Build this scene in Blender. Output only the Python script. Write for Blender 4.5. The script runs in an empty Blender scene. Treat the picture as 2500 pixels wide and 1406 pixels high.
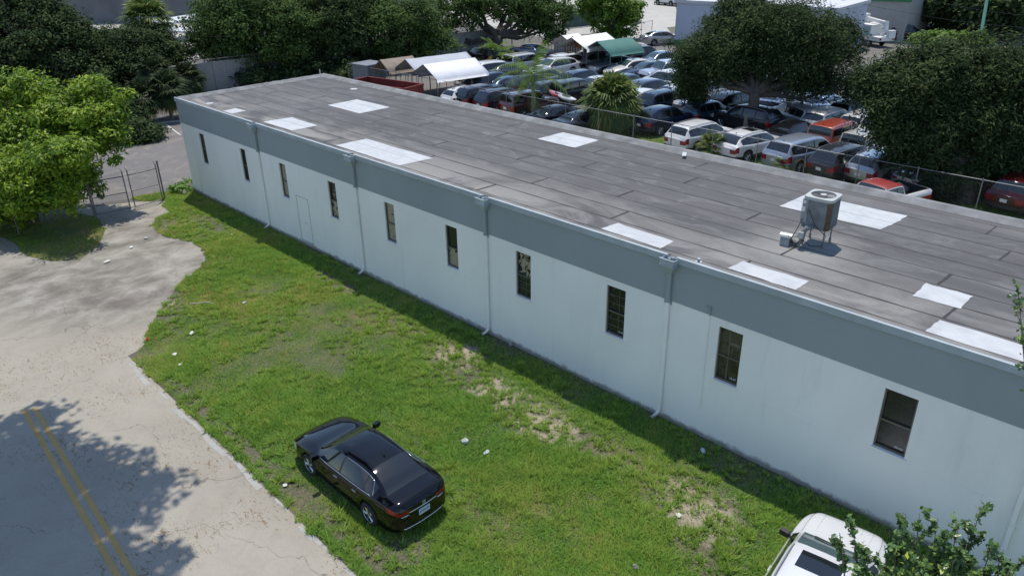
import bpy, math, random
import numpy as np
from mathutils import Vector, Matrix
R = math.radians
D = bpy.data
COL = bpy.context.scene.collection
SC = bpy.context.scene

# ---------------------------------------------------------------- camera
CAMP = np.array([44.146, -17.265, 14.13]); F_PX = 1860.17
_p, _r, _y = .4473, -.0167, -.79
FW = np.array([math.sin(_y)*math.cos(_p), math.cos(_y)*math.cos(_p), -math.sin(_p)])
_rt = np.array([math.cos(_y), -math.sin(_y), 0.]); _up = np.cross(_rt, FW)
RT = _rt*math.cos(_r) + _up*math.sin(_r); UP = -_rt*math.sin(_r) + _up*math.cos(_r)
cam = D.objects.new('camera', D.cameras.new('camera')); COL.objects.link(cam)
cam.data.sensor_width = 36; cam.data.lens = F_PX/2500*36
cam.data.clip_start = .1; cam.data.clip_end = 3000
m = Matrix(((RT[0], UP[0], -FW[0]), (RT[1], UP[1], -FW[1]), (RT[2], UP[2], -FW[2]))).to_4x4()
m.translation = Vector(CAMP); cam.matrix_world = m
SC.camera = cam

# ---------------------------------------------------------------- sky, sun, exposure
SUNV = Vector((-1.45, 1.28, 5.5)).normalized()
sun_el = math.asin(SUNV.z); sun_rot = math.atan2(SUNV.x, SUNV.y)
W = D.worlds.new('World'); SC.world = W; W.use_nodes = True
nt = W.node_tree; bg = nt.nodes['Background']
sky = nt.nodes.new('ShaderNodeTexSky'); sky.sky_type = 'NISHITA'; sky.sun_disc = False
sky.sun_elevation = sun_el; sky.sun_rotation = sun_rot; sky.air_density = 1.0; sky.dust_density = .25; sky.ozone_density = 1.6; sky.altitude = 10
tc = nt.nodes.new('ShaderNodeTexCoord'); nz = nt.nodes.new('ShaderNodeTexNoise')
nz.inputs['Scale'].default_value = 2.6; nz.inputs['Detail'].default_value = 7; nz.inputs['Roughness'].default_value = .55
cr = nt.nodes.new('ShaderNodeValToRGB'); cr.color_ramp.elements[0].position = .60; cr.color_ramp.elements[1].position = .76
cr.color_ramp.elements[1].color = (.8, .8, .8, 1)
mx = nt.nodes.new('ShaderNodeMixRGB'); mx.inputs[2].default_value = (5.0, 5.3, 6.0, 1)
nt.links.new(tc.outputs['Generated'], nz.inputs['Vector']); nt.links.new(nz.outputs['Fac'], cr.inputs[0])
nt.links.new(cr.outputs[0], mx.inputs[0]); nt.links.new(sky.outputs[0], mx.inputs[1]); nt.links.new(mx.outputs[0], bg.inputs[0])
bg.inputs[1].default_value = .15
sl = D.lights.new('sun', 'SUN'); sl.energy = 3.5; sl.angle = R(.6); sl.color = (1, .94, .84)
so = D.objects.new('sun', sl); COL.objects.link(so); so.rotation_euler = SUNV.to_track_quat('Z', 'Y').to_euler()
so.location = (0, 0, 60)
SC.view_settings.view_transform = 'Standard'; SC.view_settings.look = 'None'; SC.view_settings.gamma = 1
SC.view_settings.exposure = 0.33

rng = np.random.default_rng(7); random.seed(7)

# ---------------------------------------------------------------- helpers
def G(u, v, z=0.):
    d = FW*F_PX + RT*(u-1250) - UP*(v-703)
    return CAMP + d*((z-CAMP[2])/d[2])
def depth_of(p): return float((np.asarray(p, float)-CAMP) @ FW)
def AT(u, v, dep):
    return CAMP + (FW*F_PX + RT*(u-1250) - UP*(v-703))*(dep/F_PX)

def tag(o, label=None, cat=None, group=None, kind=None):
    if label: o['label'] = label
    if cat: o['category'] = cat
    if group: o['group'] = group
    if kind: o['kind'] = kind
    return o
def thing(name, loc, rz, label, cat, group=None):
    o = D.objects.new(name, None); COL.objects.link(o)
    o.location = loc; o.rotation_euler = (0, 0, rz); o.empty_display_size = .2
    return tag(o, label, cat, group)

class MB:
    def __init__(s): s.v = []; s.f = []; s.m = []
    def add(s, vs, fs, mi=0):
        b = len(s.v); s.v += [tuple(map(float, p)) for p in vs]
        s.f += [tuple(i+b for i in f) for f in fs]; s.m += [mi]*len(fs); return s
    def box(s, c, sz, rz=0, mi=0, tilt=None):
        x, y, z = [k/2 for k in sz]
        P = [Vector((a*x, b*y, d*z)) for d in (-1, 1) for a, b in ((-1, -1), (1, -1), (1, 1), (-1, 1))]
        M = Matrix.Rotation(rz, 3, 'Z')
        if tilt: M = M @ Matrix.Rotation(tilt[0], 3, 'X') @ Matrix.Rotation(tilt[1], 3, 'Y')
        P = [M @ p + Vector(c) for p in P]
        return s.add(P, [(3, 2, 1, 0), (4, 5, 6, 7), (0, 1, 5, 4), (1, 2, 6, 5), (2, 3, 7, 6), (3, 0, 4, 7)], mi)
    def tube(s, pts, rad, n=8, mi=0, cap=True):
        pts = [Vector(p) for p in pts]
        if not hasattr(rad, '__len__'): rad = [rad]*len(pts)
        rings = []; ref = None
        for i, p in enumerate(pts):
            a = pts[max(i-1, 0)]; b = pts[min(i+1, len(pts)-1)]; t = (b-a)
            t = t.normalized() if t.length > 1e-9 else Vector((0, 0, 1))
            if ref is None: ref = Vector((0, 0, 1)) if abs(t.z) < .9 else Vector((1, 0, 0))
            x = ref.cross(t)
            if x.length < 1e-6: x = Vector((1, 0, 0)).cross(t)
            x.normalize(); y = t.cross(x); ref = x.cross(t)*-1 if False else ref
            rings.append([p + (x*math.cos(2*math.pi*k/n) + y*math.sin(2*math.pi*k/n))*rad[i] for k in range(n)])
        V = [q for r in rings for q in r]; Fs = []
        for i in range(len(pts)-1):
            for k in range(n):
                k2 = (k+1) % n
                Fs.append((i*n+k, i*n+k2, (i+1)*n+k2, (i+1)*n+k))
        if cap: Fs += [tuple(range(n))[::-1], tuple((len(pts)-1)*n+k for k in range(n))]
        return s.add(V, Fs, mi)
    def prism(s, poly, z0, z1, mi=0):
        n = len(poly)
        V = [(p[0], p[1], z0) for p in poly]+[(p[0], p[1], z1) for p in poly]
        return s.add(V, [tuple(range(n))[::-1], tuple(range(n, 2*n))]+[(i, (i+1) % n, n+(i+1) % n, n+i) for i in range(n)], mi)
    def build(s, name, mats, parent=None, smooth=False, bevel=0):
        me = D.meshes.new(name); me.from_pydata(s.v, [], s.f)
        if not isinstance(mats, (list, tuple)): mats = [mats]
        for q in mats: me.materials.append(q)
        if len(mats) > 1: me.polygons.foreach_set('material_index', s.m)
        if smooth: me.polygons.foreach_set('use_smooth', [True]*len(me.polygons))
        me.update()
        o = D.objects.new(name, me); COL.objects.link(o); o.parent = parent
        if bevel:
            b = o.modifiers.new('b', 'BEVEL'); b.width = bevel; b.segments = 2; b.limit_method = 'ANGLE'
        return o

def np_mesh(name, V, nper, mat, parent=None, smooth=False):
    """V (N*nper,3): every nper vertices are one face"""
    V = np.ascontiguousarray(V, dtype=np.float32).reshape(-1, 3); n = len(V)//nper
    me = D.meshes.new(name); me.vertices.add(len(V)); me.vertices.foreach_set('co', V.ravel())
    me.loops.add(len(V)); me.loops.foreach_set('vertex_index', np.arange(len(V), dtype=np.int32))
    me.polygons.add(n); me.polygons.foreach_set('loop_start', np.arange(0, len(V), nper, dtype=np.int32))
    me.polygons.foreach_set('loop_total', np.full(n, nper, dtype=np.int32))
    me.materials.append(mat); me.update(); me.validate()
    o = D.objects.new(name, me); COL.objects.link(o); o.parent = parent
    return o

# ---------------------------------------------------------------- materials
class NT:
    def __init__(s, name):
        s.m = D.materials.new(name); s.m.use_nodes = True; s.t = s.m.node_tree
        s.b = s.t.nodes['Principled BSDF']; s.out = s.t.nodes['Material Output']
    def n(s, typ, **kw):
        q = s.t.nodes.new(typ)
        for k, v in kw.items():
            if k.startswith('i_'):
                key = k[2:]; key = int(key) if key.isdigit() else key.replace('_', ' ')
                q.inputs[key].default_value = v
            else: setattr(q, k, v)
        return q
    def l(s, a, b): s.t.links.new(a, b)
    def pos(s):
        return s.n('ShaderNodeNewGeometry').outputs['Position']
    def obj(s): return s.n('ShaderNodeTexCoord').outputs['Object']
    def noise(s, vec, scale, detail=4, rough=.55, dist=0., sc=None):
        if sc is not None:
            mp = s.n('ShaderNodeMapping'); mp.inputs['Scale'].default_value = sc; s.l(vec, mp.inputs[0]); vec = mp.outputs[0]
        q = s.n('ShaderNodeTexNoise', i_Scale=scale, i_Detail=detail, i_Roughness=rough, i_Distortion=dist); s.l(vec, q.inputs['Vector']); return q.outputs['Fac']
    def ramp(s, fac, stops):
        q = s.n('ShaderNodeValToRGB'); e = q.color_ramp.elements
        while len(e) < len(stops): e.new(.5)
        for el, (p, c) in zip(e, stops): el.position = p; el.color = (*c, 1) if len(c) == 3 else c
        s.l(fac, q.inputs[0]); return q.outputs[0]
    def mix(s, fac, a, b, mode='MIX'):
        q = s.n('ShaderNodeMixRGB', blend_type=mode)
        for i, x in ((0, fac), (1, a), (2, b)):
            if isinstance(x, (int, float)): q.inputs[i].default_value = x
            elif isinstance(x, (tuple, list)): q.inputs[i].default_value = (*x, 1) if len(x) == 3 else x
            else: s.l(x, q.inputs[i])
        return q.outputs[0]
    def math(s, op, a, b=0.):
        q = s.n('ShaderNodeMath', operation=op)
        for i, x in ((0, a), (1, b)):
            if isinstance(x, (int, float)): q.inputs[i].default_value = x
            else: s.l(x, q.inputs[i])
        return q.outputs[0]
    def bump(s, h, strength=.3, dist=.02):
        q = s.n('ShaderNodeBump', i_Strength=strength, i_Distance=dist); s.l(h, q.inputs['Height']); s.l(q.outputs[0], s.b.inputs['Normal'])
    def col(s, x):
        if isinstance(x, (tuple, list)): s.b.inputs['Base Color'].default_value = (*x, 1)
        else: s.l(x, s.b.inputs['Base Color'])
    def rough(s, v): s.b.inputs['Roughness'].default_value = v

def simple(name, c, rough=.6, metal=0., var=.12, scale=3., coat=0., bump=0., spec=.5):
    t = NT(name); t.rough(rough); t.b.inputs['Metallic'].default_value = metal
    t.b.inputs['Specular IOR Level'].default_value = spec
    if coat: t.b.inputs['Coat Weight'].default_value = coat; t.b.inputs['Coat Roughness'].default_value = .04
    if var:
        f = t.noise(t.obj(), scale, 5, .6)
        t.col(t.ramp(f, [(.3, tuple(max(0, k*(1-var)) for k in c)), (.7, tuple(min(1, k*(1+var)) for k in c))]))
        if bump: t.bump(f, bump)
    else: t.col(c)
    return t.m

def paint(name, c, metal=.0, rough=.28, two=None):
    dk = max(c) < .06
    t = NT(name); t.rough(.45 if dk else rough); t.b.inputs['Metallic'].default_value = 0 if dk else metal; t.b.inputs['Specular IOR Level'].default_value = .0 if dk else .4
    t.b.inputs['Coat Weight'].default_value = 1.; t.b.inputs['Coat Roughness'].default_value = .03; t.b.inputs['Coat IOR'].default_value = 1.5
    f = t.noise(t.obj(), 2.5, 4, .6)          # light dust film on the paint
    dm = .05 if dk else .12
    t.col(t.mix(t.ramp(f, [(.35, (0, 0, 0)), (.8, (dm, dm, dm))]), c, tuple(.25*k+.75*g for k, g in zip(c, (.32*max(c)**.5, .30*max(c)**.5, .27*max(c)**.5)))))
    if two is not None:
        sp = t.n('ShaderNodeSeparateXYZ'); t.l(t.obj(), sp.inputs[0]); t.col(t.mix(t.math('GREATER_THAN', sp.outputs[2], .96), c, two))
    return t.m

M = {}
def leafmat(name, stops, trans=.25, rough=.6, spec=.16):
    t = NT(name)
    g = t.n('ShaderNodeNewGeometry'); f = t.noise(g.outputs['Position'], .55, 3, .6)
    k = t.math('ADD', t.math('MULTIPLY', f, .75), t.math('MULTIPLY', g.outputs['Random Per Island'], .5))
    c = t.ramp(k, stops); t.l(c, t.b.inputs['Base Color']); t.rough(rough); t.b.inputs['Specular IOR Level'].default_value = spec
    tr = t.n('ShaderNodeBsdfTranslucent'); mx = t.n('ShaderNodeMixShader'); mx.inputs[0].default_value = trans
    t.l(c, tr.inputs[0]); t.l(t.b.outputs[0], mx.inputs[1]); t.l(tr.outputs[0], mx.inputs[2]); t.l(mx.outputs[0], t.out.inputs[0])
    return t.m
M['oak'] = leafmat('oak leaf', [(.3, (.034, .062, .018)), (.6, (.060, .105, .030)), (.9, (.11, .16, .045))], .2, .7, .05)
M['oak2'] = leafmat('dark oak leaf', [(.3, (.013, .027, .012)), (.6, (.032, .055, .021)), (.85, (.085, .115, .042))], .15, .7, .05)
M['lime'] = leafmat('bright ficus leaf', [(.3, (.04, .095, .012)), (.6, (.145, .25, .018)), (.9, (.33, .43, .04))], .3, .5, .2)
M['mid'] = leafmat('mid green leaf', [(.3, (.06, .12, .018)), (.6, (.11, .20, .028)), (.9, (.20, .30, .04))], .3, .5, .15)
M['near'] = leafmat('glossy round leaf', [(.3, (.06, .12, .035)), (.7, (.10, .18, .05)), (.88, (.15, .24, .06)), (.97, (.42, .48, .06))], .2, .35, .4)
M['palm'] = leafmat('palm frond', [(.3, (.055, .10, .03)), (.6, (.11, .17, .05)), (.92, (.26, .27, .07))], .25, .5, .12)
M['palmk'] = leafmat('shaded palmetto frond', [(.3, (.018, .036, .016)), (.6, (.036, .058, .024)), (.92, (.075, .085, .035))], .1, .6, .06)  # darker copy of the palm frond, tree shade put into its colour
M['palmd'] = leafmat('dry palm frond', [(.3, (.11, .09, .03)), (.6, (.24, .20, .05)), (.9, (.32, .26, .10))], .25)
M['weed'] = leafmat('broad weed leaf', [(.3, (.08, .17, .03)), (.9, (.2, .33, .07))], .3)
M['bark'] = simple('oak bark', (.085, .072, .06), .9, var=.4, scale=6, bump=.6)
M['palmbark'] = simple('palm bark', (.22, .19, .155), .9, var=.35, scale=9, bump=.5)
M['black'] = simple('black rubber', (.012, .012, .013), .75, var=.2)
M['plastic'] = simple('black plastic', (.022, .022, .024), .5, var=.15)
M['dark'] = simple('dark void', (.01, .01, .011), .9, var=0)
M['chrome'] = simple('chrome', (.72, .72, .74), .12, 1., var=0)
M['alloy'] = simple('alloy', (.5, .51, .53), .3, .9, var=.1)
M['glass'] = simple('tinted car glass', (.008, .010, .011), .04, 0, var=0, coat=0, spec=.9)
M['glass2'] = simple('green car glass', (.028, .05, .052), .04, 0, var=.3, scale=2, spec=.9)
M['red'] = simple('red lamp lens', (.22, .002, .010), .15, 0, var=.1, coat=.25)
M['lamp'] = simple('clear lamp lens', (.55, .56, .57), .12, .3, var=.2, coat=1)
M['galv'] = simple('galvanised steel', (.22, .23, .24), .5, .5, var=.2)
M['galvd'] = simple('weathered fence steel', (.16, .16, .165), .6, .3, var=.25)
M['white'] = simple('white metal', (.68, .68, .66), .5, var=.08)

# stucco walls
def stucco(name, c, dirt=(.33, .34, .33)):
    t = NT(name); P = t.pos(); t.rough(.85)
    big = t.noise(P, .35, 5, .6, .4, (1, 1, .6)); sm = t.noise(P, 55, 3, .7)
    col = t.ramp(big, [(.3, tuple(k*.93 for k in c)), (.7, tuple(min(1, k*1.04) for k in c))])
    st = t.noise(P, 1.3, 6, .7, .5, (1, 1, .12))
    col = t.mix(t.ramp(st, [(.56, (0, 0, 0)), (.82, (.26, .26, .26))]), col, dirt)
    z = t.n('ShaderNodeSeparateXYZ'); t.l(P, z.inputs[0])
    low = t.math('MULTIPLY', t.math('LESS_THAN', z.outputs[2], .0), 0.)
    edge = t.math('SUBTRACT', t.math('MULTIPLY', t.noise(P, 3, 6, .75), .46), z.outputs[2])
    q = t.n('ShaderNodeMapRange'); q.inputs[1].default_value = 0; q.inputs[2].default_value = .12; q.inputs[4].default_value = .75; t.l(edge, q.inputs[0])
    col = t.mix(q.outputs[0], col, (.16, .14, .11))
    t.col(col); t.bump(sm, .5, .012); return t.m
M['wall'] = stucco('white stucco', (.82, .81, .785))
M['fascia'] = stucco('blue grey stucco', (.285, .325, .34), (.29, .30, .30))
M['coping'] = simple('grey painted coping', (.33, .375, .40), .55, var=.15, scale=1.2)
M['coping2'] = simple('weathered concrete coping', (.185, .188, .19), .9, var=.35, scale=1.5, bump=.3)

def roofmat():
    t = NT('rolled roofing'); P = t.pos(); t.rough(.9)
    sp = t.n('ShaderNodeSeparateXYZ'); t.l(P, sp.inputs[0])
    big = t.noise(P, .22, 6, .62, .6, (.45, 1.2, 1)); mid = t.noise(P, 1.1, 6, .65, .8, (.6, 1.2, 1)); fine = t.noise(P, 45, 3, .7)
    c = t.ramp(big, [(.3, (.074, .072, .073)), (.5, (.099, .096, .097)), (.7, (.130, .127, .127))])
    # strips of different tone
    br = t.n('ShaderNodeTexBrick', i_Scale=1., offset=.37, squash=1.); br.inputs['Brick Width'].default_value = 10.; br.inputs['Row Height'].default_value = .94
    br.inputs['Mortar Size'].default_value = 0; br.inputs['Color1'].default_value = (.76, .77, .79, 1); br.inputs['Color2'].default_value = (1.12, 1.10, 1.08, 1)
    t.l(P, br.inputs['Vector']); c = t.mix(.8, c, br.outputs[0], 'MULTIPLY')
    c = t.mix(t.ramp(mid, [(.5, (0, 0, 0)), (.72, (.6, .6, .6))]), c, (.18, .18, .18))
    # dried-puddle silt and dust towards the near eave, brownish at the far left
    q = t.n('ShaderNodeMapRange'); q.inputs[1].default_value = 3.6; q.inputs[2].default_value = .8; t.l(sp.outputs[1], q.inputs[0])
    pud = t.noise(P, .42, 5, .6, 1.2, (.55, 1.3, 1))
    k = t.math('MULTIPLY', q.outputs[0], t.ramp(pud, [(.40, (0, 0, 0)), (.56, (1, 1, 1))]))
    c = t.mix(t.math('MULTIPLY', k, .85), c, (.255, .245, .225))
    # pale spill under the condenser
    v = t.n('ShaderNodeVectorMath', operation='DISTANCE'); t.l(P, v.inputs[0]); v.inputs[1].default_value = (35.6, 3.0, 5.4)
    dd = t.math('ADD', v.outputs['Value'], t.math('MULTIPLY', t.noise(P, 1.1, 4, .6, .5), 2.2))
    q = t.n('ShaderNodeMapRange'); q.inputs[1].default_value = 3.3; q.inputs[2].default_value = 1.4; t.l(dd, q.inputs[0])
    c = t.mix(t.math('MULTIPLY', q.outputs[0], .8), c, (.26, .26, .245))
    c = t.mix(.5, c, t.ramp(fine, [(.3, (.75, .75, .75)), (.7, (1.2, 1.2, 1.2))]), 'MULTIPLY')
    t.col(c); t.bump(fine, .4, .01); return t.m
M['roof'] = roofmat()
M['tar'] = simple('tar seam', (.028, .027, .027), .8, var=.3, scale=4)
def patchmat():
    t = NT('white elastomeric patch'); P = t.pos(); t.rough(.7)
    f = t.noise(P, 1.4, 6, .7, 1.); g = t.noise(P, 6, 5, .7, .5)
    c = t.ramp(f, [(.3, (.36, .375, .39)), (.6, (.47, .48, .49))])
    c = t.mix(t.ramp(g, [(.62, (0, 0, 0)), (.8, (.5, .5, .5))]), c, (.36, .35, .34))
    t.col(c); return t.m
M['patch'] = patchmat()

def roadmat():
    t = NT('aged concrete asphalt'); P = t.pos(); t.rough(.88)
    big = t.noise(P, .13, 6, .6, .5); fine = t.noise(P, 38, 4, .75); mid = t.noise(P, 1.2, 5, .65, .6)
    c = t.ramp(big, [(.3, (.25, .228, .185)), (.5, (.302, .277, .228)), (.72, (.345, .32, .268))])
    c = t.mix(.55, c, t.ramp(fine, [(.3, (.72, .72, .72)), (.7, (1.2, 1.2, 1.2))]), 'MULTIPLY')
    c = t.mix(t.ramp(mid, [(.5, (0, 0, 0)), (.8, (.4, .4, .4))]), c, (.185, .165, .14))
    # brown leaf litter
    lit = t.noise(P, 2.6, 3, .8, 2.0, (1., 2.2, 1)); zone = t.noise(P, .35, 2, .5)
    k = t.math('MULTIPLY', t.ramp(lit, [(.56, (0, 0, 0)), (.62, (1, 1, 1))]), t.ramp(zone, [(.42, (0, 0, 0)), (.55, (.85, .85, .85))]))
    c = t.mix(k, c, (.17, .11, .055))
    v = t.n('ShaderNodeVectorMath', operation='DISTANCE'); t.l(P, v.inputs[0]); v.inputs[1].default_value = (8, -6, 0)
    q = t.n('ShaderNodeMapRange'); q.inputs[1].default_value = 8.5; q.inputs[2].default_value = 5.5; t.l(v.outputs['Value'], q.inputs[0]); ap = t.noise(P, .75, 7, .7, .35, (1.1, .8, 1))
    c = t.mix(t.math('MULTIPLY', q.outputs[0], .8), c, t.ramp(ap, [(.38, (.095, .085, .072)), (.48, (.17, .155, .132)), (.57, (.25, .235, .205)), (.7, (.34, .325, .29))]))
    # cracks
    w = t.n('ShaderNodeVectorMath', operation='MULTIPLY_ADD'); ns = t.n('ShaderNodeTexNoise', i_Scale=.9, i_Detail=5); t.l(P, ns.inputs['Vector'])
    t.l(ns.outputs['Color'], w.inputs[0]); w.inputs[1].default_value = (1.8, 1.8, 0); t.l(P, w.inputs[2])
    vo = t.n('ShaderNodeTexVoronoi', feature='DISTANCE_TO_EDGE', i_Scale=.21); t.l(w.outputs[0], vo.inputs['Vector'])
    cm = t.noise(P, .3, 2, .5)
    k = t.math('MULTIPLY', t.ramp(vo.outputs[0], [(.0, (1, 1, 1)), (.0028, (0, 0, 0))]), t.ramp(cm, [(.44, (0, 0, 0)), (.54, (.7, .7, .7))]))
    c = t.mix(k, c, (.07, .062, .055))
    # damp dirt blot near the lawn corner, sandy apron, darker blots towards the gate
    for (cx, cy, r0, r1, colr, a) in ((12.2, -8.6, 1.5, 2.3, (.12, .10, .085), .85), (14.3, -7.6, .9, 1.9, (.06, .048, .04), .9), (11.9, -6.3, .6, 1.8, (.10, .085, .07), .6), (8.6, -7.8, .8, 2.2, (.16, .14, .12), .6), (4.5, -4.6, 1.0, 2.6, (.15, .135, .12), .6), (9.3, -5.0, 1.0, 3.6, (.37, .35, .31), .35), (-3.0, -3.5, 1.2, 3.2, (.09, .07, .055), .7)):
        v = t.n('ShaderNodeVectorMath', operation='DISTANCE'); t.l(P, v.inputs[0]); v.inputs[1].default_value = (cx, cy, 0)
        dd = t.math('ADD', v.outputs['Value'], t.math('MULTIPLY', t.noise(P, .9, 5, .65, .6), 2.6))
        q = t.n('ShaderNodeMapRange'); q.inputs[1].default_value = r1; q.inputs[2].default_value = r0; t.l(dd, q.inputs[0])
        c = t.mix(t.math('MULTIPLY', q.outputs[0], a), c, colr)
    t.col(c); t.bump(fine, .35, .01); return t.m
M['road'] = roadmat()
def groundmat(name, a, b, c2, scale=.2, speck=.5):
    t = NT(name); P = t.pos(); t.rough(.92)
    f = t.noise(P, scale, 6, .65, .8); g = t.noise(P, 22, 4, .7); h = t.noise(P, scale*6, 5, .65, .6)
    c = t.ramp(f, [(.3, a), (.7, b)]); c = t.mix(t.ramp(h, [(.5, (0, 0, 0)), (.75, (.6, .6, .6))]), c, c2)
    c = t.mix(speck, c, t.ramp(g, [(.3, (.72, .72, .72)), (.7, (1.2, 1.2, 1.2))]), 'MULTIPLY')
    t.col(c); t.bump(g, .3, .01); return t.m
M['ground'] = groundmat('base ground', (.09, .085, .075), (.13, .12, .10), (.06, .07, .04))
M['asphalt'] = groundmat('parking asphalt', (.115, .11, .108), (.16, .148, .142), (.30, .26, .20), .14)
M['lot'] = groundmat('car lot asphalt', (.12, .112, .10), (.17, .16, .145), (.22, .205, .18))
M['yard'] = groundmat('pale concrete yard', (.36, .345, .31), (.45, .43, .39), (.30, .28, .25), .08)
M['sand'] = groundmat('sandy soil', (.24, .20, .155), (.34, .29, .23), (.17, .14, .10))
M['concrete'] = groundmat('concrete', (.30, .30, .28), (.38, .37, .35), (.22, .22, .2), .5)
M['yellow'] = groundmat('worn yellow paint', (.38, .25, .085), (.46, .31, .11), (.36, .28, .17), .7, .5)
M['markw'] = groundmat('worn white paint', (.5, .5, .46), (.6, .6, .56), (.3, .29, .27), 1.5, .4)

def lawnmat(name, blades):
    t = NT(name); g0 = t.n('ShaderNodeNewGeometry'); P = g0.outputs['Position']; t.rough(.75)
    sp = t.n('ShaderNodeSeparateXYZ'); t.l(P, sp.inputs[0])
    big = t.noise(P, .22, 5, .6, .6); mid = t.noise(P, 1.4, 4, .6, .4)
    k = t.math('ADD', t.math('MULTIPLY', big, .62), t.math('MULTIPLY', mid, .38))
    if blades:
        # lusher towards the near middle of the lawn
        q = t.n('ShaderNodeMapRange'); q.inputs[1].default_value = 12; q.inputs[2].default_value = 30; q.inputs[3].default_value = -.05; q.inputs[4].default_value = .05; t.l(sp.outputs[0], q.inputs[0])
        k = t.math('ADD', k, q.outputs[0])
        k = t.math('ADD', k, t.math('MULTIPLY', t.math('SUBTRACT', g0.outputs['Random Per Island'], .5), .16))
        c = t.ramp(k, [(.30, (.46, .38, .15)), (.39, (.33, .37, .075)), (.49, (.235, .365, .055)), (.61, (.155, .31, .045)), (.75, (.22, .39, .07))])
        t.l(c, t.b.inputs['Base Color']); t.b.inputs['Specular IOR Level'].default_value = .25
        tr = t.n('ShaderNodeBsdfTranslucent'); mx = t.n('ShaderNodeMixShader'); mx.inputs[0].default_value = .3
        t.l(c, tr.inputs[0]); t.l(t.b.outputs[0], mx.inputs[1]); t.l(tr.outputs[0], mx.inputs[2]); t.l(mx.outputs[0], t.out.inputs[0])
    else:
        fine = t.noise(P, 14, 5, .75)
        c = t.ramp(k, [(.34, (.15, .125, .07)), (.42, (.075, .075, .03)), (.6, (.032, .05, .014))])
        c = t.mix(t.ramp(fine, [(.44, (0, 0, 0)), (.66, (.8, .8, .8))]), c, (.21, .17, .12))
        for bx, by, br in ((25.8, -1.9, .9), (28.6, -2.5, 1.0), (31, -2.8, 1.1), (36.5, -2.9, 1.1), (14.0, -7.6, .5)):
            v = t.n('ShaderNodeVectorMath', operation='DISTANCE'); t.l(P, v.inputs[0]); v.inputs[1].default_value = (bx, by, 0)
            dd = t.math('ADD', v.outputs['Value'], t.math('MULTIPLY', t.noise(P, 1.6, 6, .75, 1.), 3.2)); q = t.n('ShaderNodeMapRange'); q.inputs[1].default_value = br+1.7; q.inputs[2].default_value = br+1.2; t.l(dd, q.inputs[0])
            c = t.mix(t.math('MULTIPLY', q.outputs[0], .8), c, t.ramp(fine, [(.3, (.22, .17, .12)), (.7, (.46, .39, .30))]))
        t.col(c); t.bump(fine, .8, .05)
    return t.m
M['lawn'] = lawnmat('lawn soil', False); M['blade'] = lawnmat('grass blade', True)

# ================================================================ ground
def sheet(name, poly, z, mat, kind='structure'):
    n = len(poly); mb = MB(); mb.v = [(float(p[0]), float(p[1]), z) for p in poly]; mb.f = [tuple(range(n))]; mb.m = [0]
    a = sum(mb.v[i][0]*mb.v[(i+1) % n][1]-mb.v[(i+1) % n][0]*mb.v[i][1] for i in range(n))
    if a < 0: mb.f = [tuple(range(n))[::-1]]
    return tag(mb.build(name, mat), kind=kind)
sheet('ground', [(-900, -900), (900, -900), (900, 900), (-900, 900)], 0, M['ground'])
sheet('road', [(-60, -60), (90, -60), (90, -10.25), (17, -10.25), (14.5, -2), (3.5, -.6), (.3, -1.4), (-1.7, -5.6), (-6, -11), (-60, -12)], .010, M['road'])
sheet('parking_lot', [(-1.2, -2.4), (-.7, .3), (-.7, 7.2), (-24, 7.2), (-24, -9), (-6, -9), (-1.9, -5.5)], .006, M['asphalt'])
sheet('car_lot', [(-26, 25.6), (60, 25.6), (60, 70), (8, 72), (-16, 66), (-24, 54)], .005, M['lot'])
sheet('yard', [G(1150, 62), G(1080, 20), (-150, 130), (-60, 260), (30, 260), G(1640, -20), G(1660, 60), G(1640, 95), G(1560, 118), G(1440, 84), G(1300, 90)], .012, M['yard'])
sheet('street', [(-14, 66.3), (60, 69), (60, 110), (-12, 110)], .008, M['lot'])
sheet('pavement', [(-105, 20), (-50, 20), (-50, 62), (-92, 62)], .009, M['yard'])

LAWN = [(31.6, -10.45), (26.1, -10.35), (21.5, -10.3), (17.3, -10.25), (16.7, -9.6), (15.2, -8.6), (14.2, -8.0), (13.4, -7.2), (12.1, -6.2), (11.6, -5.3), (10.6, -4.3), (9.3, -3.75), (7.8, -3.7), (5.9, -4.35), (3.9, -4.1), (3.0, -3.4), (2.6, -2.5),
        (1.3, -2.5), (.5, -1.9), (-.2, -2.8), (-1.2, -3.2), (-1.5, -2.6), (-.9, -1.2), (-1.6, -.2), (-1.2, .5), (-.2, .6), (0, -.02), (62, -.02), (62, -10.6)]
LAWN2 = [(1.2, -9.9), (3.6, -10.0), (5.3, -9.35), (6.1, -8.4), (4.9, -7.1), (2.9, -6.1), (.6, -5.7), (-1.5, -6.2), (-4.2, -7.1), (-5, -8.6), (-3, -10), (-1.2, -10.3)]
LAWN3 = [(-24, 24.2), (62, 24.2), (62, 28.6), (40, 28.4), (20, 28.2), (12, 28.8), (5, 27.6), (-24, 26.2)]
LAWN4 = [G(1560, 105), G(1600, 100), G(1665, 88), G(1665, 64), G(1628, 68), G(1640, 85), G(1590, 93), G(1540, 97)]
LAWN5 = [G(1150, 84), G(1300, 92), G(1300, 86), G(1150, 74)]
for i, (pl, z) in enumerate(((LAWN, .016), (LAWN2, .018), (LAWN3, .014), (LAWN4, .017), (LAWN5, .018))):
    sheet('lawn' if i < 2 else 'verge', pl, z, M['lawn'])
sheet('soil', [(-24, 9.8), (62, 9.8), (62, 24.2), (-24, 24.2)], .012, M['sand'])
_l = [[G(58, 1000)[:2], G(287, 1406)[:2]], [G(84, 996)[:2], G(328, 1406)[:2]]]
for a, b in _l:
    d = (b-a)/np.linalg.norm(b-a); n = np.array([-d[1], d[0]])*.075; e = a+d*30
    sheet('road_line', [a-n, e-n, e+n, a+n], .014, M['yellow'])
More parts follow.
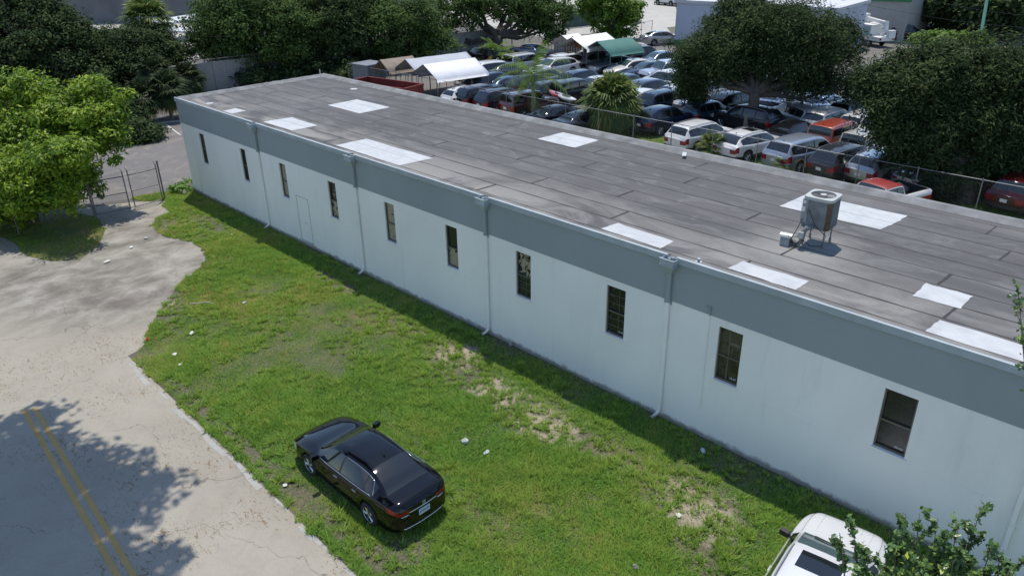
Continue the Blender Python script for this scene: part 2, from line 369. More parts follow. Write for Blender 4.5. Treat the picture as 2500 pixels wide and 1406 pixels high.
for (p, q) in (((350, 318), (411, 342)), ((440, 330), (400, 300))):
    a = G(*p)[:2]; b = G(*q)[:2]; d = (b-a)/np.linalg.norm(b-a); n = np.array([-d[1], d[0]])*.05
    sheet('parking_line', [a-n, b-n, b+n, a+n], .0105, M['markw'])
edge = MB()
xs = np.arange(17.4, 62, .7)
for i in range(len(xs)-1):
    y0 = -10.40 + .03*math.sin(i*1.7); y1 = -10.40 + .03*math.sin((i+1)*1.7)
    if (i*7+3) % 11 in (2, 5): continue
    wd_ = .07+.10*abs(math.sin(i*2.3))
    edge.add([(xs[i], y0-wd_, .013), (xs[i+1], y1-wd_, .013), (xs[i+1], y1, .013), (xs[i], y0, .013)], [(0, 1, 2, 3)])
tag(edge.build('kerb_strip', M['concrete']), kind='structure')

# ================================================================ main building
H = 5.5; XL = 62.; DEP = 9.75; ZF = 4.11
B = thing('commercial_building', (0, 0, 0), 0, 'long low white stucco building with blue grey top band and flat roof', 'building')
WIN = [(2.22, 2.83), (6.96, 7.52), (10.88, 11.47), (15.12, 15.74), (19.32, 19.97), (23.17, 23.84), (26.93, 27.65), (30.95, 31.68), (34.93, 35.67), (39.47, 40.24)]
WZ0, WZ1 = 2.17, 3.87
xs = [0.]; [xs.extend(w) for w in WIN]; xs.append(XL)
mb = MB(); REV = .13
def quadxz(mb, x0, x1, z0, z1, y=0., mi=0): mb.add([(x0, y, z0), (x1, y, z0), (x1, y, z1), (x0, y, z1)], [(0, 1, 2, 3)], mi)
for i in range(len(xs)-1):
    win = i % 2 == 1
    a, b = xs[i], xs[i+1]
    quadxz(mb, a, b, -.3, WZ0); quadxz(mb, a, b, WZ1, ZF)
    if not win: quadxz(mb, a, b, WZ0, WZ1)
    else:
        mb.add([(a, 0, WZ0), (a, REV, WZ0), (a, REV, WZ1), (a, 0, WZ1)], [(0, 1, 2, 3)])
        mb.add([(b, 0, WZ0), (b, REV, WZ0), (b, REV, WZ1), (b, 0, WZ1)], [(3, 2, 1, 0)])
        mb.add([(a, 0, WZ1), (b, 0, WZ1), (b, REV, WZ1), (a, REV, WZ1)], [(3, 2, 1, 0)])
        mb.add([(a, 0, WZ0), (b, 0, WZ0), (b, REV, WZ0), (a, REV, WZ0)], [(0, 1, 2, 3)])
mb.add([(0, 0, -.3), (0, DEP, -.3), (0, DEP, ZF), (0, 0, ZF)], [(3, 2, 1, 0)])
mb.add([(XL, 0, -.3), (XL, DEP, -.3), (XL, DEP, ZF), (XL, 0, ZF)], [(0, 1, 2, 3)])
mb.add([(0, DEP, -.3), (XL, DEP, -.3), (XL, DEP, ZF), (0, DEP, ZF)], [(3, 2, 1, 0)])
# stucco stop bead just under the windows and vertical control joints
for (x0, x1, z) in ((15.9, 17.5, 2.13), (17.9, 25.4, 2.12), (25.8, 33.1, 2.12), (33.5, 42.5, 2.10)):
    mb.box(((x0+x1)/2, -.002, z), (x1-x0, .008, .016))
mb.box((42.75, -.003, 2.05), (.05, .01, 4.1)); mb.box((42.0, -.002, 2.0), (.016, .008, 3.6))
mb.build('wall', M['wall'], B)
mb = MB()
P4 = [(0, 0), (XL, 0), (XL, DEP), (0, DEP)]
o_ = .012
mb.prism([(-o_, -o_), (XL+o_, -o_), (XL+o_, DEP+o_), (-o_, DEP+o_)], ZF, 5.36)
mb.build('fascia', M['fascia'], B)
# roof with tar seams
mb = MB()
ZR = 5.385
mb.prism([(.02, .02), (XL-.02, .02), (XL-.02, DEP-.02), (.02, DEP-.02)], 5.362, ZR)
rs = np.random.default_rng(3)
rows = [.50+.945*k for k in range(10)]
def seam(x0, y0, x1, y1, w, z=ZR+.003, mi=1):
    n = max(2, int(math.hypot(x1-x0, y1-y0)/.5)); dx, dy = x1-x0, y1-y0; L = math.hypot(dx, dy); nx, ny = -dy/L, dx/L
    V = []
    for i in range(n+1):
        t = i/n; j = rs.normal(0, .006); ww = w*(.55+.9*rs.random())
        px, py = x0+dx*t+nx*j, y0+dy*t+ny*j
        V += [(px-nx*ww, py-ny*ww, z), (px+nx*ww, py+ny*ww, z)]
    mb.add(V, [(2*i, 2*i+1, 2*i+3, 2*i+2)[::-1] for i in range(n)], mi)
for k, y in enumerate(rows):
    seam(.3, y, XL-.3, y, .019 if k not in (1, 2, 5, 7) else .028)
    x = [3.5, 9.1, 13.2, 6.8, 11, 4.4, 8.2, 2.6, 7.4, 5][k] % 9.9 + 1.3
    while x < XL-2:
        if k+1 < len(rows): seam(x, y+.02, x+.04, rows[k+1]-.02, .04, ZR+.005)
        x += 9.4+rs.random()*1.2
mb.build('roof', [M['roof'], M['tar']], B)
mb = MB()   # near eave metal edge: drip flashing, then the grey front band
DS = [9.05, 17.42, 25.50, 33.25, 42.71]
segs = [0.]+DS+[XL]
for i in range(len(segs)-1):
    a = segs[i]+(.16 if i else -.02); b = segs[i+1]-(.16 if i < len(segs)-2 else 0)
    mb.box(((a+b)/2, -.03, 5.445), (b-a, .09, .17)); mb.box(((a+b)/2, -.052, 5.352), (b-a, .05, .028))
    mb.box(((a+b)/2, .075, 5.47), (b-a, .12, .05), mi=1)
mb.build('coping', [M['coping'], M['coping2']], B, bevel=.006)
mb = MB()   # far and left cant edge
def cant(p0, p1, inx, iny):
    n = 40
    V = []
    for i in range(n+1):
        t = i/n; x = p0[0]+(p1[0]-p0[0])*t; y = p0[1]+(p1[1]-p0[1])*t; j = rs.normal(0, .006)
        V += [(x-inx*.04, y-iny*.04, 5.30), (x-inx*.04, y-iny*.04, 5.52+j), (x+inx*.16, y+iny*.16, 5.53+j), (x+inx*(.44+rs.normal(0, .012)), y+iny*.44, ZR+.006)]
    Fs = []
    for i in range(n):
        for k in range(3): Fs.append((4*i+k, 4*i+k+1, 4*i+5+k, 4*i+4+k))
    mb.add(V, Fs)
cant((0, DEP), (XL, DEP), 0, -1); cant((0, .1), (0, DEP), 1, 0)
seam(.6, 9.2, XL-.3, 9.22, .012); seam(.55, .4, .56, 9.1, .012)
o = mb.build('parapet', [M['coping2'], M['tar']], B)
# painted patches on the roof
PATCH = [[(4.85, .42), (4.8, 1.18), (5.8, 1.25), (5.85, .45)], [(8.75, .62), (9.0, 2.08), (11.5, 2.0), (11.5, .62)], [(7.9, 4.9), (7.9, 6.8), (10.9, 6.8), (10.9, 4.9)],
         [(15.3, .55), (15.4, 2.1), (20.1, 2.12), (19.9, .5)], [(21.2, 7.2), (21.3, 8.85), (23.4, 8.85), (23.4, 7.2)], [(30.2, .52), (30.3, 1.27), (32.5, 1.2), (32.5, .45)],
         [(33.3, 6.2), (33.4, 8.0), (36.75, 8.1), (36.72, 7.2), (36.6, 6.3)], [(34.7, .55), (34.75, 1.25), (36.7, 1.27), (36.7, .5)], [(39.0, 2.22), (39.0, 3.2), (40.1, 3.22), (40.1, 2.25)], [(39.9, .5), (39.95, 1.3), (44.8, 1.32), (44.9, .5)]]
for q in PATCH:
    mb = MB(); n = len(q); V = []
    for i in range(n):
        a, b = q[i], q[(i+1) % n]
        for s in range(6):
            t = s/6; V.append((a[0]+(b[0]-a[0])*t+rs.normal(0, .012), a[1]+(b[1]-a[1])*t+rs.normal(0, .012), ZR+.010))
    mb.v = V; mb.f = [tuple(range(len(V)))[::-1]]; mb.m = [0]
    y0 = min(p[1] for p in q); y1 = max(p[1] for p in q); x0 = min(p[0] for p in q); x1 = max(p[0] for p in q)
    for y in rows:
        if y0+.2 < y < y1-.2: mb.box(((x0+x1)/2, y, ZR+.011), (x1-x0-.1, .022, .008), mi=1)
    mb.build('roof_patch', [M['patch'], M['coping']], B)
for (u, v, r) in ((512, 253, .2), (864, 218, .22)):
    p = G(u, v, ZR); mb = MB(); mb.tube([(p[0], p[1], ZR), (p[0], p[1], ZR+.012)], r, 18); mb.build('roof_patch', M['patch'], B)
p = G(1674, 377, 5.5); mb = MB(); mb.box((p[0], p[1]-.1, 5.53), (.16, .40, .012), .5, tilt=(.12, 0)); mb.build('roof_patch', M['patch'], B)
# scupper heads and downspouts
def scupper(x):
    mb = MB(); g = .02
    for (cx, cy, sx, sy) in ((0, -.30, .46, g), (0, -.045, .46, g), (-.22, -.17, g, .25), (.22, -.17, g, .25)): mb.box((x+cx, cy, 5.38), (sx, sy, .20))
    mb.box((x, -.31, 5.485), (.50, .04, .03)); mb.box((x, -.17, 5.285), (.50, .30, .03))
    a = [(-.22, -.30), (.22, -.30), (.22, -.045), (-.22, -.045)]; b = [(-.08, -.15), (.08, -.15), (.08, -.03), (-.08, -.03)]
    mb.add([(x+p[0], p[1], 5.27) for p in a]+[(x+p[0], p[1], 5.02) for p in b], [(0, 4, 5, 1), (1, 5, 6, 2), (2, 6, 7, 3), (3, 7, 4, 0)])
    mb.box((x-.05, -.10, 5.40), (.1, .05, .12)); mb.box((x+.1, -.14, 5.44), (.05, .05, .2), .3)
    o = mb.build('scupper_head', M['coping'], B)
    mb = MB(); mb.box((x, -.075, 4.56), (.13, .10, .98)); mb.box((x-.03, -.018, 4.06), (.26, .02, .14))
    mb.build('downspout', M['fascia'], B, bevel=.008)
    mb = MB(); mb.box((x, -.06, 2.22), (.10, .075, 3.7))
    mb.tube([(x, -.06, .42), (x-.01, -.08, .27), (x-.05, -.17, .15), (x-.12, -.30, .07)], [.055, .055, .055, .058], 10)
    for z in (3.1, 1.6): mb.box((x, -.045, z), (.15, .075, .03))
    mb.build('downspout', M['wall'], B)
for x in DS: scupper(x)
mb = MB(); mb.box((.16, -.06, 5.36), (.2, .08, .09)); mb.build('scupper_head', M['coping'], B)
# windows
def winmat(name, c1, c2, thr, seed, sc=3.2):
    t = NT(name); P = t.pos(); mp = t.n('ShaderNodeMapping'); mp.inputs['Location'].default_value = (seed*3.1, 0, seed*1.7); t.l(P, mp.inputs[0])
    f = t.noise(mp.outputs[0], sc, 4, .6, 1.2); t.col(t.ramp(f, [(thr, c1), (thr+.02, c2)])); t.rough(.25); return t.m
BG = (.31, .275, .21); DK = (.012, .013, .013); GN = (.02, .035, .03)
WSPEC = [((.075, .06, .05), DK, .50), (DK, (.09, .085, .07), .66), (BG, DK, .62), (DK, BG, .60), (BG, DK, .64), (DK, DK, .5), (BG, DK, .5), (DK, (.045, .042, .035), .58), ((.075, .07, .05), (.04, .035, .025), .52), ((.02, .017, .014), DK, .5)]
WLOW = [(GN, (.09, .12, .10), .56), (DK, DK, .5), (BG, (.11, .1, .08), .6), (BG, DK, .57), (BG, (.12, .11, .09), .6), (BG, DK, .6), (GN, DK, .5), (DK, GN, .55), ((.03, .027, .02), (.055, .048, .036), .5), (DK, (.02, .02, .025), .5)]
M['bronze'] = simple('bronze window frame', (.13, .12, .095), .45, .3, var=.2)
for i, (a, b) in enumerate(WIN):
    mb = MB(); y = .085; fw = .035; w = b-a; mb.box(((a+b)/2, y, WZ0+.03), (w, .06, .06)); mb.box(((a+b)/2, y, WZ1-.02), (w, .06, .04))
    mb.box((a+.02, y, (WZ0+WZ1)/2), (.04, .06, WZ1-WZ0-.1)); mb.box((b-.02, y, (WZ0+WZ1)/2), (.04, .06, WZ1-WZ0-.1))
    zm = WZ0+.80; mb.box(((a+b)/2, y-.006, zm), (w-.08, .05, .045))
    if i in (6, 7):
        for zz in ((WZ0+.3, WZ0+.55, zm+.3, zm+.58) if i == 7 else (WZ0+.3, WZ0+.55)): mb.box(((a+b)/2, y+.012, zz), (w-.08, .02, .018))
        mb.box((a+.62*w, y+.010, zm if i == 7 else WZ0+.42), (.018, .02, 1.55 if i == 7 else .7))
    if i == 8: mb.box((a+.45*w, y+.012, (WZ0+WZ1)/2), (.04, .02, 1.55)); mb.box((a+.68*w, y+.014, zm+.45), (.3, .02, .10))
    wo = mb.build('window', M['bronze'], B)
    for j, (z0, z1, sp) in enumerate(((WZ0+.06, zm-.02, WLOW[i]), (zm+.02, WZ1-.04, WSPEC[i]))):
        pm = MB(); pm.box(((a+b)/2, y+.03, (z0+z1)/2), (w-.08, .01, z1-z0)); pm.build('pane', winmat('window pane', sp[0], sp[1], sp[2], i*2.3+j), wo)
    if i in (6, 7, 8, 9): pass
    sm = MB(); sm.box(((a+b)/2, -.022, WZ0-.02), (w+.10, .045, .035)); sm.build('sill', M['wall'], wo)
def text(s, name, size, loc, rot, mat, parent, ext=.002, sx=1.):
    cu = D.curves.new(name, 'FONT'); cu.body = s; cu.size = size; cu.extrude = ext; cu.align_x = 'CENTER'; cu.align_y = 'CENTER'
    o = D.objects.new(name, cu); COL.objects.link(o); dg = bpy.context.evaluated_depsgraph_get()
    me = D.meshes.new_from_object(o.evaluated_get(dg)); D.objects.remove(o)
    o = D.objects.new(name, me); COL.objects.link(o); me.materials.clear(); me.materials.append(mat); o.parent = parent
    o.location = loc; o.rotation_euler = rot; o.scale = (sx, 1, 1); return o
for i, s in ((7, '20-60'), (8, '18-47'), (9, '20-60')):
    text(s, 'number_sticker', .09, (WIN[i][1]-.20, .098, WZ0+.15), (R(90), 0, 0), M['white'], B)
# blocked-up doorway outline and meter pipe
mb = MB()
for (c, s) in (((12.13, -.003, 1.4), (.022, .014, 2.24)), ((13.17, -.003, 1.4), (.022, .014, 2.24)), ((12.65, -.003, 2.51), (1.04, .014, .022))): mb.box(c, s)
mb.box((12.65, -.02, .27), (1.1, .05, .03)); mb.tube([(12.75, 0, 1.25), (12.75, -.03, 1.25)], .03, 8)
mb.build('blocked_doorway', M['coping'], B)
mb = MB(); mb.tube([(34.62, -.02, .95), (34.62, -.02, 4.1)], .012, 6)
mb.build('conduit', M['wall'], B)
mb = MB(); mb.tube([(34.62, -.03, 4.1), (34.62, -.03, 4.36), (34.62, -.10, 4.40), (34.62, -.14, 4.33)], .022, 6); mb.box((34.5, -.02, 4.36), (.05, .04, .05)); mb.build('conduit', M['fascia'], B)
mb = MB(); p = G(1706, 635, 5.45); mb.tube([(p[0], p[1], ZR), (p[0], p[1], 5.5)], .045, 12); mb.tube([(p[0], p[1], ZR), (p[0], p[1], ZR+.02)], .1, 14); mb.build('vent_pipe', M['patch'], B)
mb = MB(); p = G(787, 190, 5.5); mb.tube([(p[0], p[1]-.1, 5.3), (p[0]-.05, p[1]-.1, 6.0)], .03, 8); mb.build('vent_pipe', M['white'], B)

# ---------------------------------------------------------------- rooftop condenser
AC = thing('air_conditioner', (35.62, 3.95, ZR), R(4), 'tall grey louvred air conditioner on thin legs on the flat roof', 'air conditioner')
def rrect(h, r, n=6):
    return [(sx*(h-r)+r*math.cos(a), sy*(h-r)+r*math.sin(a)) for sx, sy, a0 in ((1, 1, 0), (-1, 1, 90), (-1, -1, 180), (1, -1, 270)) for a in [R(a0+90*k/n) for k in range(n+1)]]
M['acb'] = simple('grey louvre metal', (.26, .29, .31), .45, .3, var=.35, scale=3)
M['act'] = simple('pale beige plastic', (.40, .41, .39), .5, var=.1)
M['rust'] = simple('rusty brown panel', (.10, .07, .035), .8, var=.7, scale=5)
z0, z1 = .52, 1.36; hw = .37
mb = MB(); mb.prism(rrect(hw-.012, .09), z0, z1)
pr = rrect(hw, .09, 8)
L = 0
for k in range(len(pr)):
    a = Vector((*pr[k], 0)); b = Vector((*pr[(k+1) % len(pr)], 0)); n = max(1, int((b-a).length/.034))
    for s in range(n):
        c = a.lerp(b, (s+.5)/n); ang = math.atan2((b-a).y, (b-a).x); mb.box((c.x, c.y, (z0+z1)/2), (.008, .02, z1-z0-.02), ang)
mb.build('housing', M['acb'], AC)
mb = MB(); mb.box((hw-.035, -hw+.035, (z0+z1)/2), (.13, .05, z1-z0-.04), R(45)); mb.build('corner_panel', M['rust'], AC)
mb = MB(); mb.box((-hw+.06, -hw+.0, 1.0), (.16, .05, .66)); mb.box((-hw+.03, -hw-.02, 1.05), (.10, .06, .14), mi=1); mb.box((-hw+.04, -hw-.02, 1.25), (.07, .04, .08), mi=1); mb.build('service_box', [M['acb'], M['white']], AC)
mb = MB()   # top cover ring with the fan opening
po = []
for k in range(56):
    a = 2*math.pi*k/56; q_ = (abs(math.cos(a))**7+abs(math.sin(a))**7)**(-1/7)*(hw+.035); po.append((q_*math.cos(a), q_*math.sin(a)))
nn = len(po); ri = .325
inn = []
for p in po:
    a = math.atan2(p[1], p[0]); inn.append((ri*math.cos(a), ri*math.sin(a)))
V = [(p[0], p[1], z1-.03) for p in po]+[(p[0]*.985, p[1]*.985, z1+.05) for p in po]+[(p[0], p[1], z1+.06) for p in inn]+[(p[0]*.97, p[1]*.97, z1-.02) for p in inn]
Fs = []
for k in range(nn):
    j = (k+1) % nn
    for q in range(3): Fs.append((q*nn+k, q*nn+j, (q+1)*nn+j, (q+1)*nn+k))
mb.add(V, Fs); mb.build('top_cover', M['act'], AC)
mb = MB()
for r in np.arange(.09, .325, .024): mb.tube([(r*math.cos(a), r*math.sin(a), z1+.05) for a in np.linspace(0, 2*math.pi, 33)], .0035, 4, cap=False)
for a in np.linspace(0, 2*math.pi, 17)[:-1]: mb.tube([(.07*math.cos(a), .07*math.sin(a), z1+.047), (.33*math.cos(a), .33*math.sin(a), z1+.045)], .0035, 4)
mb.build('fan_guard', M['galvd'], AC)
mb = MB(); mb.tube([(0, 0, z1+.03), (0, 0, z1+.065)], .085, 20); mb.build('fan_hub', M['act'], AC)
mb = MB(); mb.tube([(0, 0, z1-.01), (0, 0, z1+.004)], .335, 24); mb.build('fan_well', M['galvd'], AC)
mb = MB()
for k in range(3):
    a = R(120*k+20); mb.box((.17*math.cos(a), .17*math.sin(a), z1+.02), (.24, .12, .008), a, tilt=(.4, 0))
mb.build('fan_blade', M['acb'], AC)
for sx, sy in ((-1, -1), (1, -1), (1, 1), (-1, 1)):
    mb = MB(); mb.tube([(sx*.28, sy*.28, 0), (sx*.28, sy*.28, z0)], .02, 8); mb.tube([(sx*.28, sy*.28, 0), (sx*.28, sy*.28, .14)], .035, 8); mb.build('leg', M['galv'], AC)
mb = MB(); mb.box((0, 0, z0-.02), (.66, .05, .03), R(45)); mb.box((0, 0, z0-.045), (.66, .05, .03), R(-45)); mb.build('stand_frame', M['galv'], AC)
# pipe boot, disconnect and duct hood next to it
AC.scale = (1.07, 1.07, 1.06)
PH = thing('pipe_hood', tuple(G(1917, 597, ZR)), R(8), 'grey sheet metal hood with white lid beside the roof air conditioner', 'roof vent')
mb = MB(); mb.box((0, 0, .14), (.26, .28, .28)); mb.build('hood_box', M['acb'], PH); mb = MB(); mb.box((-.02, .02, .31), (.36, .13, .02), 0, tilt=(.25, 0)); mb.build('lid', M['white'], PH)
mb = MB(); mb.tube([(.12, .1, .12), (.32, .06, .10), (.42, .04, .16), (.46, .03, .5), (.52, .06, .62), (.66, .12, .64)], [.075]*6, 10); mb.build('duct', M['coping2'], PH, smooth=True)
DB = thing('disconnect_box', tuple(G(1950, 607, ZR)), R(8), 'small pale electrical box on a post in front of the roof air conditioner', 'electrical box')
mb = MB(); mb.box((0, 0, .42), (.14, .09, .20)); mb.build('box_body', M['act'], DB, bevel=.01); mb = MB(); mb.tube([(0, 0, 0), (0, 0, .36)], .03, 8); mb.build('post', M['coping2'], DB)
for (pts, r) in (([(0, 0, .34), (-.05, .02, .16), (-.2, .02, .08), (-.34, 0, .16), (-.36, .02, .32)], .014), ([(.04, 0, .3), (.3, .02, .14), (.6, .05, .2), (.66, .1, .5), (.3, .14, .75), (.1, .1, 1.2)], .012), ([(-.04, 0, .5), (-.1, .03, .35), (-.25, .05, .28), (-.15, .1, .6), (-.05, .1, .9)], .012)):
    mb = MB(); mb.tube(pts, r, 6); mb.build('cable', M['black'], DB, smooth=True)

# ================================================================ cars
def pchip(xk, yk, x):
    xk = np.asarray(xk, float); yk = np.asarray(yk, float); h = np.diff(xk); d = np.diff(yk)/h
    m_ = np.zeros(len(xk)); m_[0] = d[0]; m_[-1] = d[-1]
    for i in range(1, len(xk)-1):
        if d[i-1]*d[i] > 0:
            w1 = 2*h[i]+h[i-1]; w2 = h[i]+2*h[i-1]; m_[i] = (w1+w2)/(w1/d[i-1]+w2/d[i])
    i = np.clip(np.searchsorted(xk, x)-1, 0, len(h)-1); t = (x-xk[i])/h[i]
    return (2*t**3-3*t**2+1)*yk[i]+(t**3-2*t**2+t)*h[i]*m_[i]+(-2*t**3+3*t**2)*yk[i+1]+(t**3-t**2)*h[i]*m_[i+1]
# each kind: control points from tail to nose
KIND = {
 'sedan': dict(L=4.90, xw=(-1.39, 1.39), wr=.335, zs=.20,
    x=[-2.45, -2.40, -2.28, -1.98, -1.55, -1.12, -.70, -.20, .25, .62, 1.05, 1.50, 2.00, 2.30, 2.41, 2.45],
    zt=[.93, 1.05, 1.075, 1.09, 1.27, 1.405, 1.45, 1.455, 1.42, 1.26, 1.02, .965, .86, .74, .66, .58],
    zb=[.88, .97, 1.0, 1.02, 1.01, .985, .965, .95, .94, .935, .93, .87, .77, .67, .61, .54],
    w=[.70, .78, .83, .88, .91, .92, .92, .92, .92, .915, .905, .90, .87, .80, .74, .66],
    wt=[.62, .68, .71, .70, .62, .575, .585, .60, .60, .65, .71, .72, .68, .60, .54, .46],
    ws=(.30, 1.02), rear=(-1.93, -1.14), side=(-1.62, .93), pil=[(-.22, -.14), (-1.22, -1.16)], tail=-2.14, head=2.02, doors=(-.18, .86, -1.10)),
 'suv': dict(L=4.75, xw=(-1.38, 1.42), wr=.37, zs=.26,
    x=[-2.375, -2.34, -2.24, -2.02, -1.86, -1.5, -.8, -.1, .4, .78, 1.16, 1.6, 2.0, 2.25, 2.34, 2.375],
    zt=[1.0, 1.12, 1.22, 1.52, 1.64, 1.67, 1.71, 1.71, 1.66, 1.44, 1.17, 1.11, 1.03, .92, .82, .70],
    zb=[.95, 1.06, 1.11, 1.13, 1.12, 1.10, 1.08, 1.06, 1.055, 1.05, 1.05, 1.01, .93, .83, .75, .65],
    w=[.80, .85, .89, .93, .94, .95, .95, .95, .95, .945, .94, .93, .90, .85, .80, .72],
    wt=[.72, .75, .77, .68, .66, .68, .69, .69, .68, .72, .76, .76, .73, .66, .60, .52],
    ws=(.44, 1.12), rear=(-2.25, -1.95), side=(-2.0, 1.02), pil=[(-.30, -.20), (-1.28, -1.20)], tail=-2.14, head=2.0, doors=(-.25, .95, -1.22)),
 'hatch': dict(L=4.15, xw=(-1.28, 1.26), wr=.32, zs=.21,
    x=[-2.07, -2.04, -1.95, -1.75, -1.5, -1.1, -.6, 0, .4, .75, 1.1, 1.4, 1.75, 1.95, 2.03, 2.07],
    zt=[.90, 1.02, 1.12, 1.36, 1.45, 1.49, 1.52, 1.52, 1.47, 1.26, 1.05, .99, .90, .80, .70, .60],
    zb=[.85, .96, 1.02, 1.04, 1.03, 1.0, .98, .96, .95, .94, .94, .90, .81, .72, .65, .56],
    w=[.72, .77, .81, .85, .87, .88, .88, .88, .88, .875, .87, .86, .84, .78, .73, .66],
    wt=[.62, .66, .68, .60, .58, .60, .61, .62, .61, .65, .69, .69, .67, .61, .55, .48],
    ws=(.34, 1.06), rear=(-1.97, -1.62), side=(-1.72, 1.0), pil=[(-.30, -.22), (-1.14, -1.08)], tail=-1.86, head=1.72, doors=(-.26, .9, -1.08)),
 'minivan': dict(L=5.10, xw=(-1.5, 1.5), wr=.35, zs=.20,
    x=[-2.55, -2.51, -2.42, -2.22, -2.02, -1.5, -.8, 0, .6, 1.1, 1.55, 1.85, 2.15, 2.38, 2.5, 2.55],
    zt=[.98, 1.1, 1.2, 1.52, 1.66, 1.71, 1.74, 1.74, 1.66, 1.36, 1.08, 1.02, .94, .84, .72, .62],
    zb=[.93, 1.03, 1.08, 1.10, 1.08, 1.05, 1.03, 1.0, .99, .98, .98, .94, .86, .77, .68, .58],
    w=[.82, .88, .93, .97, .98, .99, .99, .99, .99, .985, .98, .96, .92, .86, .80, .72],
    wt=[.74, .78, .80, .74, .73, .74, .75, .75, .73, .76, .78, .77, .73, .66, .60, .52],
    ws=(.62, 1.52), rear=(-2.42, -2.10), side=(-2.2, 1.36), pil=[(-.38, -.28), (-1.42, -1.34)], tail=-2.28, head=2.12, doors=(-.33, 1.2, -1.38)),
 'boxy': dict(L=4.35, xw=(-1.30, 1.28), wr=.38, zs=.34,
    x=[-2.17, -2.15, -2.11, -2.03, -1.96, -1.5, -.8, 0, .45, .66, .92, 1.4, 1.9, 2.10, 2.15, 2.17],
    zt=[1.05, 1.14, 1.28, 1.66, 1.74, 1.77, 1.79, 1.79, 1.76, 1.50, 1.20, 1.17, 1.12, 1.07, 1.0, .90],
    zb=[1.0, 1.08, 1.13, 1.13, 1.13, 1.12, 1.12, 1.11, 1.11, 1.11, 1.11, 1.09, 1.04, .99, .93, .84],
    w=[.85, .87, .89, .90, .905, .91, .91, .91, .91, .91, .905, .90, .88, .85, .83, .80],
    wt=[.78, .79, .80, .78, .77, .77, .77, .77, .77, .79, .80, .80, .79, .76, .74, .72],
    ws=(.46, .90), rear=(-2.12, -2.0), side=(-1.98, .84), pil=[(-.34, -.22), (-1.22, -1.10)], tail=-2.08, head=1.98, doors=(-.28, .8, -1.16)),
 'pickup': dict(L=5.10, xw=(-1.48, 1.62), wr=.37, zs=.36,
    x=[-2.55, -2.53, -2.40, -1.6, -.84, -.76, -.66, -.1, .35, .72, 1.08, 1.6, 2.2, 2.45, 2.53, 2.55],
    zt=[1.13, 1.19, 1.20, 1.20, 1.20, 1.24, 1.66, 1.70, 1.67, 1.42, 1.17, 1.13, 1.08, 1.02, .95, .86],
    zb=[1.08, 1.12, 1.12, 1.12, 1.12, 1.12, 1.11, 1.11, 1.10, 1.10, 1.10, 1.07, 1.0, .95, .88, .80],
    w=[.90, .91, .92, .92, .92, .92, .92, .92, .92, .92, .915, .91, .90, .88, .86, .84],
    wt=[.84, .85, .86, .86, .86, .76, .69, .70, .70, .74, .79, .80, .79, .77, .75, .73],
    ws=(.43, 1.02), rear=(-.75, -.68), side=(-.62, .96), pil=[(-.22, -.14)], tail=-2.44, head=2.3, doors=(-.45, .95), bed=(-2.42, -.86)),
}
KIND['coupe_suv'] = dict(KIND['suv'])     # sloping tail crossover
KIND['coupe_suv'].update(x=[-2.375, -2.34, -2.22, -1.90, -1.55, -1.1, -.6, -.1, .4, .78, 1.16, 1.6, 2.0, 2.25, 2.34, 2.375],
    zt=[1.0, 1.10, 1.17, 1.42, 1.57, 1.64, 1.66, 1.65, 1.59, 1.38, 1.12, 1.06, .98, .87, .78, .68],
    zb=[.95, 1.05, 1.10, 1.13, 1.10, 1.07, 1.05, 1.03, 1.02, 1.01, 1.01, .97, .89, .80, .72, .63], ws=(.44, 1.10), rear=(-2.20, -1.62), side=(-1.86, 1.0))
KIND['near_suv'] = dict(KIND['suv']); KIND['near_suv'].update(x=[-2.375, -2.34, -2.24, -2.02, -1.86, -1.5, -.8, -.1, .16, .62, 1.14, 1.6, 2.0, 2.25, 2.34, 2.375], ws=(.20, 1.10), w=[.80, .85, .89, .93, .94, .95, .95, .95, .95, .945, .94, .92, .86, .76, .68, .56])
NP_ = 14
def profile(k, x):
    f = lambda n: float(pchip(k['x'], k[n], x))
    zt, zb, w, wt = f('zt'), f('zb'), f('w'), f('wt'); zs = k['zs']
    tail = min(1, max(0, (abs(x)-k['L']/2+.35)/.35)); zs += .10*tail
    for xw in k['xw']:
        ra = k['wr']+.055; d = abs(x-xw)
        if d < ra: zs = max(zs, k['wr']*.95+math.sqrt(ra*ra-d*d))
    hgt = zb-zs; cab = max(0, min(1, (zt-zb-.12)/.35)); wt = min(wt, w-.05)
    drop = .035+.045*cab; ze = zt-drop
    ze = max(ze, zb+.012)
    P = [(w*.86, zs), (w*.985, zs+.02), (w+.012, zs+.30*hgt), (w+.018, zs+.55*hgt), (w+.010, zs+.80*hgt), (w-.006, zb-.02), (w-.030, zb)]
    xl, zl = P[-1]
    for t, bul in ((.07, 0), (.5, .018), (.93, .004)): P.append((xl+(wt-xl)*t+bul*cab, zl+(ze-zl)*t))
    P.append((wt-.004, ze+.004)); P.append((wt-.075, ze+drop*.58)); P.append((wt*.60, zt-drop*.13)); P.append((0, zt))
    return P
def tail_extent(k, sgn):
    return sgn*k['L']/2
_cache = {}
